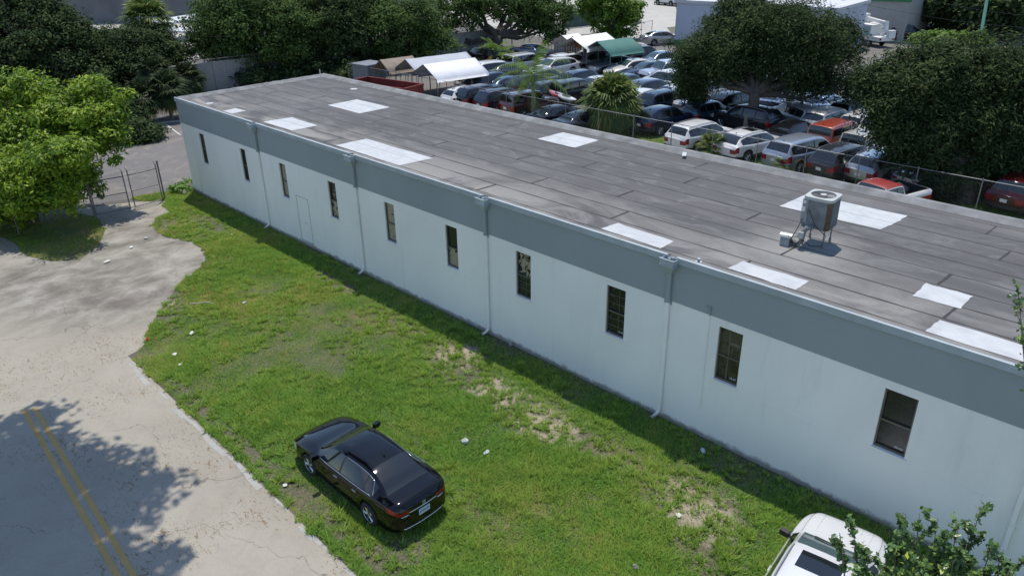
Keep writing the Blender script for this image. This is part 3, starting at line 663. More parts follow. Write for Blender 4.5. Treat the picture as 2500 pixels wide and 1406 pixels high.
def car_geo(kind, sunroof=False):
    key = (kind, sunroof)
    if key in _cache: return _cache[key]
    k = KIND[kind]; L = k['L']/2; xs = set(np.round(np.linspace(-L, L, int(2*L/.11)), 4))
    for xw in k['xw']:
        ra = k['wr']+.055
        for a in np.linspace(0, math.pi, 13): xs.add(round(xw+ra*math.cos(a), 4))
        xs.add(round(xw-ra-.012, 4)); xs.add(round(xw+ra+.012, 4))
    brk = [k['rear'][0], k['rear'][1], k['side'][0], k['side'][1], k['ws'][0]-0, k['ws'][1], k['tail'], k['head'], -L+.04, L-.04, -L+.1, L-.1]+[p for q in k['pil'] for p in q]
    if 'bed' in k: brk += list(k['bed'])
    sr = (-.55, k['ws'][0]-.22) if kind != 'sedan' else (-.45, .12)
    if sunroof: brk += list(sr)
    brk = [round(b, 4) for b in brk]
    xs = sorted(x for x in xs if min(abs(x-b) for b in brk) > .022) + brk
    xs = sorted(set(x for x in xs if -L <= x <= L)); n = len(xs)
    PR = [profile(k, x) for x in xs]
    parts = {}
    def put(part, q):
        parts.setdefault(part, []).append(q)
    def cls(xm, r, s):
        if r in (7, 8):
            if k['side'][0] < xm < k['side'][1]:
                z = float(pchip(k['x'], k['zt'], xm))-float(pchip(k['x'], k['zb'], xm))
                if z > .13:
                    for a, b in k['pil']:
                        if a < xm < b: return ('pillar_trim', s, a)
                    mid = k['pil'][0][0]
                    return ('glass_side', s, 0 if xm > mid else 1)
        if r in (11, 12):
            if k['ws'][0] < xm < k['ws'][1]: return 'windshield'
            if k['rear'][0] < xm < k['rear'][1]: return 'rear_window'
            if sunroof and r == 12 and sr[0] < xm < sr[1]: return 'sunroof'
        if 'bed' in k and r >= 11 and k['bed'][0] < xm < k['bed'][1]: return None
        if kind == 'pickup' and r >= 10 and -.70 < xm < .43: return 'roof'
        if xm > k['head'] and r in ((3, 4) if kind != 'boxy' else (3, 4)): return ('headlight', s)
        if xm < k['tail']:
            if r in ((4,) if kind == 'sedan' else (3, 4) if kind in ('hatch', 'coupe_suv', 'suv', 'minivan') else (2, 3, 4)): return ('tail_light', s)
        if r <= 1 and kind in ('suv', 'near_suv', 'boxy', 'coupe_suv'): return 'lower_cladding'
        if r == 0: return 'lower_cladding'
        return 'body'
    for i in range(n-1):
        xm = (xs[i]+xs[i+1])/2
        for r in range(NP_-1):
            for s in (1, -1):
                c = cls(xm, r, s)
                if c is None: continue
                a = PR[i][r]; b = PR[i+1][r]; c2 = PR[i+1][r+1]; d = PR[i][r+1]
                q = [(xs[i], s*a[0], a[1]), (xs[i+1], s*b[0], b[1]), (xs[i+1], s*c2[0], c2[1]), (xs[i], s*d[0], d[1])]
                if s > 0: q = q[::-1]
                put(c, q)
    # end caps
    SS = [-1, -.86, -.58, -.30, 0, .30, .58, .86, 1]
    for sg, idx in ((-1, 0), (1, n-1)):
        P = PR[idx]; x0 = xs[idx]
        for r in range(NP_-1):
            for j in range(len(SS)-1):
                def pt(s_, rr): return (x0+sg*.07*(1-abs(s_)**2.2), s_*P[rr][0], P[rr][1])
                a, b = SS[j], SS[j+1]; mid = abs((a+b)/2)
                q = [pt(a, r), pt(b, r), pt(b, r+1), pt(a, r+1)]
                if r == NP_-2: q = [pt(a, r), pt(b, r), (x0, 0, P[r+1][1])]
                if sg < 0: q = q[::-1]
                side = 1 if (a+b) > 0 else -1
                if sg > 0: c = ('headlight', side) if (mid > .58 and r in (3, 4)) else ('grille' if (mid < .58 and r in (2, 3, 4)) or (mid < .3 and r == 1) else ('lower_cladding' if r == 0 else 'body'))
                else: c = ('tail_light', side) if (mid > .58 and r in ((4,) if kind == 'sedan' else (3, 4))) else ('lower_cladding' if r <= (1 if kind in ('suv', 'near_suv', 'boxy', 'coupe_suv') else 0) else 'body')
                put(c, q)
    meshes = {}
    for part, qs in parts.items():
        V = []; idx = {}; Fs = []
        for q in qs:
            f = []
            for p in q:
                kk = (round(p[0], 4), round(p[1], 4), round(p[2], 4))
                if kk not in idx: idx[kk] = len(V); V.append(p)
                if idx[kk] not in f: f.append(idx[kk])
            if len(f) > 2: Fs.append(tuple(f))
        nm = part if isinstance(part, str) else {'glass_side': 'side_window'}.get(part[0], part[0])
        me = D.meshes.new(nm); me.from_pydata(V, [], Fs); me.polygons.foreach_set('use_smooth', [True]*len(me.polygons)); me.update()
        me.materials.append(M['black']); meshes[part] = (nm, me)
    _cache[key] = (k, PR, xs, meshes)
    return _cache[key]
MATOF = {'body': None, 'roof': None, 'side_window': 'glass', 'windshield': 'glass2', 'rear_window': 'glass', 'pillar_trim': 'plastic', 'headlight': 'lamp', 'tail_light': 'red', 'lower_cladding': 'plastic', 'grille': 'plastic', 'sunroof': 'glass'}
def side_pt(k, x, r, s):
    P = profile(k, x)[r]; return (x, s*P[0], P[1])
_wc = {}
def wheel_mesh(rad, wd):
    key = (round(rad, 3), wd)
    if key in _wc: return _wc[key]
    mb = MB(); n = 28
    prof = [(rad*.66, -wd/2), (rad*.93, -wd/2), (rad, -wd/2+.03), (rad, wd/2-.03), (rad*.93, wd/2), (rad*.66, wd/2), (rad*.62, wd/2-.03), (rad*.60, -wd/2+.05)]
    V = [(r*math.cos(2*math.pi*i/n), y, r*math.sin(2*math.pi*i/n)) for i in range(n) for r, y in prof]; m_ = len(prof)
    Fs = [(i*m_+j, ((i+1) % n)*m_+j, ((i+1) % n)*m_+(j+1) % m_, i*m_+(j+1) % m_) for i in range(n) for j in range(m_)]
    mb.add(V, Fs); t = mb.build('wheel', M['black'], None, True); tm = t.data; D.objects.remove(t)
    mb = MB(); mb.tube([(0, wd/2-.07, 0), (0, wd/2-.06, 0)], rad*.64, 24, 1)
    mb.tube([(0, wd/2-.06, 0), (0, wd/2-.012, 0)], rad*.16, 12)
    for q in range(5):
        for dd in (-.13, .13):
            a0 = 2*math.pi*q/5+dd*1.3; a1 = 2*math.pi*q/5+dd
            mb.tube([(rad*.10*math.cos(a0), wd/2-.025, rad*.10*math.sin(a0)), (rad*.64*math.cos(a1), wd/2-.018, rad*.64*math.sin(a1))], [rad*.055, rad*.04], 4)
    rm = rad*.645; mb.tube([(rm*math.cos(a), wd/2-.012, rm*math.sin(a)) for a in np.linspace(0, 2*math.pi, 29)], .012, 5, cap=False)
    t = mb.build('rim', [M['alloy'], M['dark']]); rm_ = t.data; D.objects.remove(t)
    _wc[key] = (tm, rm_); return _wc[key]
def link(me, name, parent, loc=(0, 0, 0), rot=(0, 0, 0), mat=None):
    o = D.objects.new(name, me); COL.objects.link(o); o.parent = parent; o.location = loc; o.rotation_euler = rot
    if mat: o.material_slots[0].link = 'OBJECT'; o.material_slots[0].material = mat
    return o
_x = {}
def extras(kind, rails):
    if (kind, rails) in _x: return _x[(kind, rails)]
    k = KIND[kind]; res = []
    for s in (1, -1):   # shut lines
        mb = MB(); res.append((mb, 'panel_seam', 'plastic'))
        for x in k['doors']: mb.tube([side_pt(k, x+(.05*(r-4) if x > .5 else 0), r, s) for r in (1, 2, 3, 4, 5, 6)], .004, 4)
        a = k['ws'][1]; mb.tube([side_pt(k, x, 10, s) for x in np.linspace(a+.02, k['L']/2-.16, 9)], .004, 4)
        mb.tube([side_pt(k, x, 1, s) for x in np.linspace(k['xw'][0]+k['wr']+.12, k['xw'][1]-k['wr']-.12, 6)], .006, 4)
    for s in (1, -1):
        for x in (k['doors'][0]+.12, k['doors'][0]-.72):
            if kind == 'pickup' and x < -.5: continue
            mb = MB(); p = side_pt(k, x, 4, s); mb.box((p[0], p[1]+s*.018, p[2]+.01), (.17, .03, .028)); res.append((mb, 'door_handle', None))
    for s in (1, -1):
        mb = MB(); p = side_pt(k, k['ws'][1]-.22, 6, s); c = (p[0], p[1]+s*.13, p[2]+.06)
        mb.box(c, (.11, .20, .13), s*-.15); mb.box((p[0], p[1]+s*.03, p[2]+.02), (.05, .10, .03)); res.append((mb, 'mirror', None))
    mb = MB(); L = k['L']/2; mb.box((0, 0, k['zs']+.16), (2*L-.5, 1.2, .3)); mb.box((0, 0, .62 if k['zs'] > .25 else .55), (2*L-.9, 1.36, .3)); res.append((mb, 'underbody', 'dark'))
    if rails:
        for s in (1, -1):
            mb = MB(); xs_ = np.linspace(k['rear'][1]-.1, k['ws'][0]-.12, 9)
            pts = [side_pt(k, x, 11, s) for x in xs_]; mb.tube([(p[0], p[1]+s*.015, p[2]+(.035 if 0 < i < 8 else 0)) for i, p in enumerate(pts)], .016, 6); res.append((mb, 'roof_rail', 'galv'))
    mb = MB(); p = profile(k, k['rear'][1])[-1]; xx = k['rear'][1]+.25
    zt = profile(k, xx)[-1][1]
    mb.add([(xx-.1, -.02, zt-.005), (xx+.08, 0, zt-.005), (xx-.1, .02, zt-.005), (xx-.11, 0, zt+.06)], [(0, 1, 3), (1, 2, 3), (2, 0, 3)]); res.append((mb, 'antenna', 'plastic'))
    out = []
    for mb, nm, mt in res:
        o = mb.build(nm, M[mt] if mt else M['black'], None, nm in ('roof_rail',), .006 if nm == 'mirror' else 0)
        out.append((o.data, nm, mt)); D.objects.remove(o)
    _x[(kind, rails)] = out; return out
def wiper_plate(k, rear=True):
    P = profile(k, -k['L']/2); z = .45*(P[2][1])+.55*P[5][1]
    return (-k['L']/2-.075, 0, z)
PM = {}
def pmat(c, metal=0.):
    key = (c, metal)
    if key not in PM: PM[key] = paint('car paint', c, metal)
    return PM[key]
def car(name, kind, x, y, hd, c, metal, label, group=None, rails=False, sunroof=False, z=0., sc=1., roofmat=None, plate=True, ws=None, handle=None):
    k, PR, xs, meshes = car_geo(kind, sunroof)
    t = thing(name, (x, y, z), R(hd), label, 'car' if kind != 'pickup' else 'pickup truck', group); t.scale = (sc, sc, sc)
    pm = pmat(c, metal)
    for part, (nm, me) in meshes.items():
        mt = MATOF[nm]; mm = pm if mt is None else M[mt]
        if nm == 'roof' and roofmat: mm = roofmat
        if nm == 'windshield' and ws: mm = M[ws]
        link(me, nm, t, mat=mm)
    for me, nm, mt in extras(kind, rails):
        link(me, nm, t, mat=(M[mt] if mt else (handle if handle and nm == 'door_handle' else pm)))
    tm, rm = wheel_mesh(k['wr'], .22)
    for xw in k['xw']:
        for s in (1, -1):
            w = float(pchip(k['x'], k['w'], xw))-.095
            wo = link(tm, 'wheel', t, (xw, s*w, k['wr']), (0, 0, 0 if s > 0 else math.pi)); link(rm, 'rim', wo)
    if plate:
        P = wiper_plate(k); mb = MB(); mb.box(P, (.012, .31, .16)); mb.build('licence_plate', M['white'], t)
    if 'bed' in k:
        a, b = k['bed']; mb = MB(); cx = (a+b)/2
        mb.box((cx, 0, .66), (b-a, 1.5, .06)); mb.box((cx, .755, .93), (b-a, .03, .54)); mb.box((cx, -.755, .93), (b-a, .03, .54)); mb.box((a+.01, 0, .93), (.03, 1.5, .54)); mb.box((b+.0, 0, .93), (.03, 1.5, .54))
        mb.build('bed', M['plastic'], t)
    return t

WH = (.62, .62, .61); SV = (.36, .37, .385); GR = (.16, .165, .17); DG = (.025, .029, .036); BK = (.008, .008, .009); NV = (.012, .02, .045); BL = (.03, .07, .14)
TE = (.015, .055, .075); OR = (.33, .045, .018); TN = (.36, .33, .27); MR = (.07, .010, .010); LB = (.30, .34, .40); RD = (.28, .015, .015)
GA = 'cars in the fenced car lot'
CARS = [  # kind, u, v of body centre, heading, colour, metallic, rails, sunroof, label
 ('hatch', 1142, 236, 84, WH, 0, 1, 0, 'white compact hatchback at the left end of the row behind the chain link fence'),
 ('suv', 1181, 238, 82, BK, .1, 0, 0, 'black upright wagon beside the white compact hatchback at the fence'),
 ('suv', 1232, 246, 80, (.012, .012, .022), .1, 1, 0, 'dark navy sport utility car second from the white compact hatchback'),
 ('boxy', 1292, 256, 80, MR, .2, 1, 0, 'dark maroon boxy car behind the tall palm trunk at the fence'),
 ('sedan', 1368, 281, 78, BK, .1, 0, 0, 'black sedan in front of the upturned white kayak at the fence'),
 ('sedan', 1432, 296, 76, DG, .2, 0, 0, 'dark grey low car half hidden by the round fan palm'),
 ('coupe_suv', 1621, 292, 80, NV, .2, 0, 0, 'dark navy crossover with tall red tail lights on the grass at the fence'),
 ('suv', 1712, 333, 73, WH, 0, 1, 0, 'white sport utility car parked on grass behind the fence posts'),
 ('coupe_suv', 1833, 353, 72, WH, 0, 1, 1, 'white crossover with black roof rails between a fan palm and the silver minivan'),
 ('minivan', 1935, 368, 71, LB, .5, 0, 0, 'silver blue minivan behind the yellowing little palm at the fence'),
 ('suv', 2042, 391, 70, DG, .4, 1, 0, 'dark grey sport utility car between the silver blue minivan and a silver one'),
 ('suv', 2136, 404, 70, SV, .6, 1, 0, 'silver sport utility car right behind the red roofed pickup'),
 ('sedan', 2250, 418, 70, (.30, .33, .36), .6, 0, 0, 'pale silver sedan behind the bed of the red roofed pickup'),
 ('sedan', 1243, 207, 82, (.03, .07, .11), .4, 0, 0, 'blue sedan in the second row behind the black upright wagon'),
 ('coupe_suv', 1300, 209, 82, BK, .2, 0, 0, 'black crossover with red tail light left of the tall palm crown'),
 ('suv', 1352, 226, 82, DG, .3, 1, 0, 'charcoal car directly behind the tall palm trunk in the second row'),
 ('boxy', 1403, 226, 80, (.02, .022, .024), .0, 0, 0, 'black square off-road car behind the white kayak'),
 ('suv', 1424, 200, 84, NV, .3, 1, 0, 'dark blue wagon with roof bars left of the round fan palm top'),
 ('sedan', 1468, 208, 84, WH, .0, 0, 0, 'white sedan mostly behind the round fan palm top'),
 ('suv', 1628, 252, 78, NV, .4, 1, 0, 'navy sport utility car with silver roof rails beside the small tree trunk'),
 ('sedan', 1577, 240, 80, WH, 0, 0, 0, 'white sedan between the round fan palm and the navy sport utility car'),
 ('coupe_suv', 1590, 222, 80, (.02, .03, .06), .4, 0, 0, 'dark blue crossover two rows behind the round fan palm'),
 ('sedan', 1655, 229, 79, (.5, .5, .5), .1, 0, 0, 'white car with red tail light left of the small tree trunk'),
 ('minivan', 1634, 202, 170, WH, 0, 0, 0, 'white minivan parked sideways at the left edge of the big oak'),
 ('hatch', 1728, 273, 80, TE, .4, 0, 0, 'teal hatchback right of the small tree trunk'),
 ('coupe_suv', 1790, 254, 79, BK, .2, 1, 0, 'black crossover left of the big oak trunk'),
 ('suv', 1822, 291, 172, (.02, .02, .022), .2, 1, 0, 'black long wagon parked sideways in front of the big oak trunk'),
 ('suv', 1912, 272, 150, SV, .5, 1, 0, 'silver wagon behind the right side of the big oak trunk'),
 ('sedan', 1915, 308, 76, BK, .2, 0, 0, 'black sedan left of the orange red boxy car'),
 ('boxy', 2020, 323, 74, OR, .1, 1, 0, 'orange red boxy car in the second row'),
 ('boxy', 2102, 344, 73, TN, 0, 0, 0, 'tan boxy car right of the orange red one'),
 ('suv', 2000, 286, 76, (.4, .4, .4), .2, 1, 0, 'white and black wagon just behind the orange red boxy car'),
 ('suv', 2088, 294, 76, WH, 0, 0, 0, 'white wagon with tall red lamps behind the tan boxy car'),
 ('sedan', 1968, 252, 140, (.34, .36, .38), .6, 0, 0, 'silver sedan with open looking hood right of the oak fork'),
 ('sedan', 1980, 233, 150, (.18, .24, .33), .6, 0, 0, 'light blue sedan under the right branches of the big oak'),
 ('sedan', 1893, 244, 100, (.3, .33, .4), .5, 0, 0, 'pale blue car seen through the fork of the big oak'),
 ('suv', 1872, 221, 80, WH, 0, 0, 0, 'white car deep under the big oak behind its fork'),
 ('sedan', 1816, 228, 100, (.42, .45, .5), .3, 0, 0, 'pale car left of the oak fork behind the black crossover'),
 ('suv', 1750, 222, 80, (.45, .46, .47), .2, 0, 0, 'pale car under the left branches of the big oak'),
 ('coupe_suv', 1968, 217, 160, NV, .4, 0, 0, 'dark car with pale roof behind the light blue sedan'),
 ('suv', 1392, 156, 78, WH, 0, 0, 1, 'tall white sport utility car seen from behind beside the grey one'),
 ('suv', 1438, 153, 258, (.20, .195, .18), .5, 0, 0, 'grey sport utility car with roof bars facing out near the green canopy'),
 ('sedan', 1494, 157, 254, (.20, .20, .21), .6, 0, 0, 'grey sedan facing out between the grey sport utility car and a white sedan'),
 ('sedan', 1541, 166, 252, (.58, .56, .52), 0, 0, 1, 'cream white sedan with sunroof facing out of the far row'),
 ('sedan', 1581, 173, 250, NV, .4, 0, 0, 'dark blue sedan facing out right of the cream white sedan'),
 ('boxy', 1624, 180, 249, (.35, .37, .42), .4, 0, 0, 'silver square nosed car facing out at the edge of the big oak'),
 ('suv', 1571, 138, 72, BK, .3, 1, 0, 'black car beside the right end of the green canopy'),
 ('sedan', 1608, 146, 252, (.16, .2, .24), .6, 0, 0, 'blue grey sedan with sun glint at the left edge of the big oak'),
 ('boxy', 1283, 158, 80, (.5, .5, .48), .2, 0, 0, 'pale wagon left of the tall palm crown'),
 ('coupe_suv', 1352, 168, 262, (.55, .55, .52), .1, 0, 0, 'white crossover just right of the tall palm crown'),
 ('suv', 1178, 180, 262, WH, .0, 0, 0, 'white pickup nosed car under the near white canopy'),
 ('coupe_suv', 1268, 140, 170, NV, .3, 0, 0, 'dark blue car under the spreading tree left of the tall palm'),
 ('sedan', 1293, 126, 170, BL, .4, 0, 0, 'mid blue sedan farthest back under the spreading tree'),
 ('suv', 1180, 137, 170, BK, .3, 0, 0, 'black sport utility car at the foot of the forked tree'),
 ('sedan', 1618, 92, 60, (.33, .34, .36), .6, 0, 0, 'silver sedan alone on the street left of the pale blue building'),
 ('suv', 1632, 2, 172, WH, 0, 0, 0, 'white car at the very top in the pale concrete yard'),
 ('pickup', 1560, 132, 110, (.17, .01, .015), .1, 0, 0, 'dark red pickup under the green canopy'),
 ('suv', 1464, 132, 250, (.30, .25, .2), .2, 0, 0, 'brownish car under the left side of the green canopy'),
 ('suv', 2207, 82, 60, (.008, .008, .009), .1, 0, 0, 'black car behind the white service truck'),
 ('sedan', 2205, 322, 74, WH, 0, 0, 0, 'white car glimpsed through the left side of the far right oak'),
 ('sedan', 2190, 360, 73, (.3, .3, .3), .2, 0, 0, 'grey car with red lamp under the far right oak'),
 ('hatch', 2335, 418, 72, (.06, .16, .35), .3, 0, 0, 'bright blue car glimpsed under the far right oak'),
 ('suv', 2420, 415, 72, (.3, .33, .38), .4, 0, 0, 'silver car glimpsed right of the bright blue one'),
 ('suv', 2478, 462, 74, (.05, .006, .007), .1, 0, 0, 'dark red car at the right edge behind the fence'),
 ('sedan', 2290, 380, 72, (.4, .42, .45), .3, 0, 0, 'pale car behind the bright blue one under the far right oak'),
 ('suv', 1205, 205, 82, (.02, .03, .06), .2, 0, 0, 'dark blue car hidden behind the black upright wagon and canopy post'),
 ('sedan', 1905, 200, 170, WH, 0, 0, 0, 'white car at the back of the lot under the big oak'),
 ('suv', 2060, 262, 76, (.25, .27, .3), .4, 0, 0, 'grey car between the two right oaks behind the white wagon'),
 ('sedan', 1700, 248, 79, (.5, .52, .55), .3, 0, 0, 'pale silver car just right of the navy sport utility car with silver rails'),
 ('sedan', 1513, 232, 82, (.28, .31, .35), .5, 0, 0, 'grey blue sedan behind the right side of the round fan palm'),
 ('hatch', 1530, 205, 84, (.05, .06, .075), .3, 0, 0, 'small charcoal car on the open lane above the round fan palm'),
 ('suv', 1330, 195, 84, (.42, .43, .45), .3, 1, 0, 'light grey wagon behind the hanging fronds of the tall palm'),
 ('sedan', 1845, 240, 84, (.05, .10, .2), .4, 0, 0, 'blue car glimpsed below the middle of the big oak crown'),
 ('suv', 1925, 228, 80, (.55, .56, .58), .1, 0, 0, 'white wagon glimpsed right of the big oak fork'),
 ('sedan', 2035, 292, 76, (.06, .065, .08), .3, 0, 0, 'dark car between the orange red car and the white wagon behind it'),
 ('hatch', 2155, 372, 73, (.5, .5, .5), .1, 0, 0, 'white hatchback right of the tan boxy car'),
 ('coupe_suv', 2165, 300, 74, (.45, .47, .5), .3, 0, 0, 'silver crossover under the left edge of the far right oak'),
 ('sedan', 1240, 172, 84, (.08, .09, .1), .3, 0, 0, 'grey car between the near white canopy and the bushy feather palm'),
]
NAMES = {'sedan': 'sedan', 'suv': 'sport_utility_car', 'hatch': 'hatchback', 'coupe_suv': 'crossover', 'minivan': 'minivan', 'boxy': 'boxy_car', 'pickup': 'pickup_truck'}
for kind, u, v, hd, c, me_, rl, sr_, lab in CARS:
    if u > 1880 and v > 255: u += 26; v += 13 if v < 360 else 4
    cs = 1.11 if v > 225 else 1.15
    if lab.startswith('dark red pickup') or u > 2400 and v > 440: cs = 1.1
    if 60 < hd < 79 and u > 1700: hd += 8
    elif 70 < hd < 85: hd += 3
    p = G(u, v, .72*cs); car(NAMES[kind], kind, p[0], p[1], hd, c, me_, lab, GA, bool(rl), bool(sr_), sc=cs)
# red-roofed pickup, nose to the building
p = G(2142, 447, 1.95); pk = car('pickup_truck', 'pickup', p[0]+.05, p[1]+.22, 254, (.60, .59, .56), 0, 'white and red pickup with faded red cab roof close behind the building', None, roofmat=paint('faded red', (.27, .024, .022), 0, .5), ws='glass', sc=1.16)
_tw = paint('two tone paint', (.20, .015, .014), 0, .4, (.60, .59, .56))
for o in pk.children:
    if o.name.startswith('body'): o.material_slots[0].material = _tw
mb = MB(); mb.tube([(-.55, 0, 0), (-.3, .1, .3), (.1, -.05, .42), (.5, .05, .28), (.7, 0, 0)], [.22, .42, .48, .38, .15], 9)
_o = mb.build('tarp_bundle', M['plastic'], None, True); _o.location = (pk.location.x+.45, pk.location.y+1.25, .85); _o.rotation_euler = (0, 0, 1.2); tag(_o, 'black bundle heaped in the bed of the red roofed pickup', 'bundle')
# hero black sedan
hero = car('black_sedan', 'sedan', 29.15, -8.27, 180, (.0018, .002, .0032), .2, 'glossy black sedan parked alone on the lawn beside the road', None, plate=False, sc=1.03, ws='glass', handle=M['chrome'])
hk = KIND['sedan']
for s in (1, -1):
    mb = MB(); xs_ = np.linspace(-1.55, .92, 16); mb.tube([(x, q[1]+s*.004, q[2]+.004) for x in xs_ for q in (side_pt(hk, x, 6, s),)], .010, 6); mb.build('window_trim', M['chrome'], hero, True)
    mb = MB(); xs_ = np.linspace(-1.58, -1.05, 8); mb.tube([side_pt(hk, -1.60, 7, s)]+[side_pt(hk, x, 9, s) for x in np.linspace(-1.42, -.2, 9)], .007, 6); mb.build('window_trim', M['chrome'], hero, True)
Pr = profile(hk, -2.45)
def capx(s_): return -2.45-.07*(1-abs(s_)**2.2)
mb = MB(); mb.tube([(capx(s)-.012, s*Pr[3][0]*.95, Pr[4][1]+.03) for s in np.linspace(-.66, .66, 13)], [.006]+[.014]*11+[.006], 6); mb.build('trunk_trim', M['chrome'], hero, True)
mb = MB(); mb.tube([(capx(min(1, abs(s)))-.014 if abs(s) < .97 else -2.36, s*Pr[1][0]*1.0, Pr[1][1]+.02) for s in np.linspace(-.98, .98, 17)], [.005]+[.014]*15+[.005], 6); mb.build('bumper_trim', M['chrome'], hero, True)
mb = MB()
for s0 in np.linspace(-1, .9, 20):
    pass
mb.tube([(-2.40-.06*(1-abs(s)**2), s*.70, 1.065) for s in np.linspace(-1, 1, 15)], [.008]+[.018]*13+[.008], 6); mb.build('trunk_spoiler', pmat((.0018, .002, .0032), .2), hero, True)
zz = Pr[3][1]+.02
mb = MB(); mb.box((capx(0)-.012, 0, zz), (.012, .34, .17)); mb.build('licence_plate', simple('plate blue white', (.50, .58, .70), .4, var=.1), hero)
lp = text('EP99Y29', 'plate_number', .085, (capx(0)-.020, 0, zz), (R(90), 0, R(-90)), simple('plate ink', (.02, .04, .16), .5, var=0), hero)
mb = MB(); ez = Pr[5][1]+.0
for (a, b) in (((-.028, .045), (-.022, -.045)), ((.028, .045), (.022, -.045)), ((-.02, 0), (.02, 0)), ((-.048, .05), (-.04, -.05)), ((.048, .05), (.04, -.05)), ((-.04, -.055), (.04, -.055)), ((-.048, .055), (.048, .055))):
    mb.tube([(capx(0)-.014, a[0], ez+a[1]), (capx(0)-.014, b[0], ez+b[1])], .006, 4)
mb.build('emblem', M['chrome'], hero)
for s in (1, -1):
    mb = MB(); mb.tube([(capx(s*q)-.008, s*q*Pr[4][0], Pr[4][1]-.035) for q in np.linspace(.62, .9, 5)]+[(-2.36, s*(Pr[4][0]+.03), Pr[4][1]-.01)], [.008, .014, .016, .014, .01, .006], 6); mb.build('reverse_light', M['lamp'], hero, True)
# silver sport utility car at the bottom edge
ss = car('silver_sport_utility_car', 'near_suv', 40.15, -4.05, 97, (.66, .66, .67), .2, 'bright silver sport utility car with sunroof parked nose to the wall under leaves', None, rails=True, sunroof=True, sc=1.06)
for o in ss.children:
    if o.name.startswith('mirror'): o.material_slots[0].material = M['plastic']
mb = MB(); k_ = KIND['near_suv']
for s in (1, -1): mb.tube([(x, s*.52, float(pchip(k_['x'], k_['zt'], x))-.012) for x in np.linspace(1.3, 2.1, 9)], .014, 5)
mb.build('hood_crease', pmat((.66, .66, .67), .2), ss, True)
mb = MB()
for s in (.45, -.35): mb.tube([(1.07, s, 1.205), (1.02, s-.3, 1.235), (.97, s-.62, 1.25)], .012, 5)
mb.build('wiper', M['plastic'], ss)

# ================================================================ foliage builders
def unit(n, r): v = r.normal(size=(n, 3)); return v/np.linalg.norm(v, axis=1)[:, None]
def leaf_quads(C, size, r, up=.5, aspect=.55, ori=None):
    """one rhombic leaf or leaf spray per centre"""
    n = len(C); nrm = unit(n, r); nrm[:, 2] = np.abs(nrm[:, 2])+up; 
    if ori is not None: nrm += ori*.8
    nrm /= np.linalg.norm(nrm, axis=1)[:, None]
    a = np.cross(nrm, unit(n, r)); a /= np.linalg.norm(a, axis=1)[:, None]+1e-9; b = np.cross(nrm, a)
    s = size*(.6+.8*r.random((n, 1)))
    V = np.stack([C-a*s, C+b*s*aspect-nrm*s*.12, C+a*s, C-b*s*aspect-nrm*s*.12], 1)
    return V.reshape(-1, 3)
def crown_pts(blobs, n, r, clump=.55, up_bias=.35):
    """clumps spread through the outer volume of each blob, leaves around every clump"""
    bl = np.array(blobs, float); vol = (bl[:, 3]*bl[:, 4]*bl[:, 5])**.667; w = vol/vol.sum(); out = []; ori = []
    for q, wi in zip(bl, w):
        ni = int(n*wi); per = 42; nc = max(6, ni//per)
        d = unit(nc, r); d[:, 2] = np.where(r.random(nc) < up_bias, np.abs(d[:, 2]), d[:, 2])
        rad = .45+.60*r.random(nc)**.55
        wob = .92+.26*np.sin(d[:, 0]*5+q[0])*np.cos(d[:, 1]*6+q[1])+.12*np.sin(d[:, 2]*9+q[2])
        cc = q[:3]+d*rad[:, None]*wob[:, None]*q[3:6]
        cr_ = clump*(.55+.9*r.random(nc))
        idx = np.repeat(np.arange(nc), per); dd = unit(len(idx), r)
        p = cc[idx]+dd*(cr_[idx]*(.35+.75*r.random(len(idx))))[:, None]*np.array([1.15, 1.15, .75])
        out.append(p); ori.append(dd+d[idx]*.6)
    return np.concatenate(out), np.concatenate(ori)
def tree(name, base, blobs, n, size, leaf, label, cat='tree', trunk_r=.3, fork=.35, clump=.6, group=None, bark='bark', seed=0, up=.4, lean=(0, 0), cover=True, aspect=.55, droop=0):
    """blobs in world coordinates: (x, y, z, rx, ry, rz)"""
    r = np.random.default_rng(seed+11); base = np.array(base, float); t = thing(name, tuple(base), 0, label, cat, group)
    bl = [(q[0]-base[0], q[1]-base[1], q[2]-base[2], q[3], q[4], q[5]) for q in blobs]
    P, O = crown_pts(bl, n, r, clump)
    if droop:
        k = r.random(len(P)) < .35; P[k, 2] -= r.random(k.sum())*droop
    np_mesh('crown', leaf_quads(P, size, r, up, aspect, O), 4, M[leaf], t)
    mb = MB(); zc = np.average([q[2] for q in bl], weights=[q[3]**3 for q in bl]); zl = min(q[2]-q[5]*.5 for q in bl)
    fz = max(.9, zc*fork); f = Vector((lean[0], lean[1], fz))
    mb.tube([(0, 0, -.2), (0, 0, .15), f*.5+Vector((.06, .04, 0)), f], [trunk_r*1.5, trunk_r*1.15, trunk_r*.95, trunk_r*.9], 10)
    for q in bl:
        c = Vector(q[:3]); rr = trunk_r*min(.75, .30+.12*q[3])
        for s in range(2 if q[3] > 1.5 else 1):
            e = c+Vector((r.normal(0, q[3]*.3), r.normal(0, q[4]*.3), r.normal(0, q[5]*.2))); m1 = f.lerp(e, .45)+Vector((r.normal(0, .25), r.normal(0, .25), -.08*(e-f).length))
            m2 = f.lerp(e, .75)+Vector((r.normal(0, .2), r.normal(0, .2), 0))
            mb.tube([f-Vector((0, 0, .15)), f.lerp(m1, .5)+Vector((0, 0, .05)), m1, m2, e], [rr, rr*.85, rr*.62, rr*.4, rr*.15], 7)
            for w_ in range(5):
                e2 = m2+Vector(unit(1, r)[0])*q[3]*.85; mb.tube([m2, m2.lerp(e2, .5)+Vector((0, 0, .12)), e2], [rr*.3, rr*.18, .01], 5)
    mb.build('trunk', M[bark], t, True)
    return t
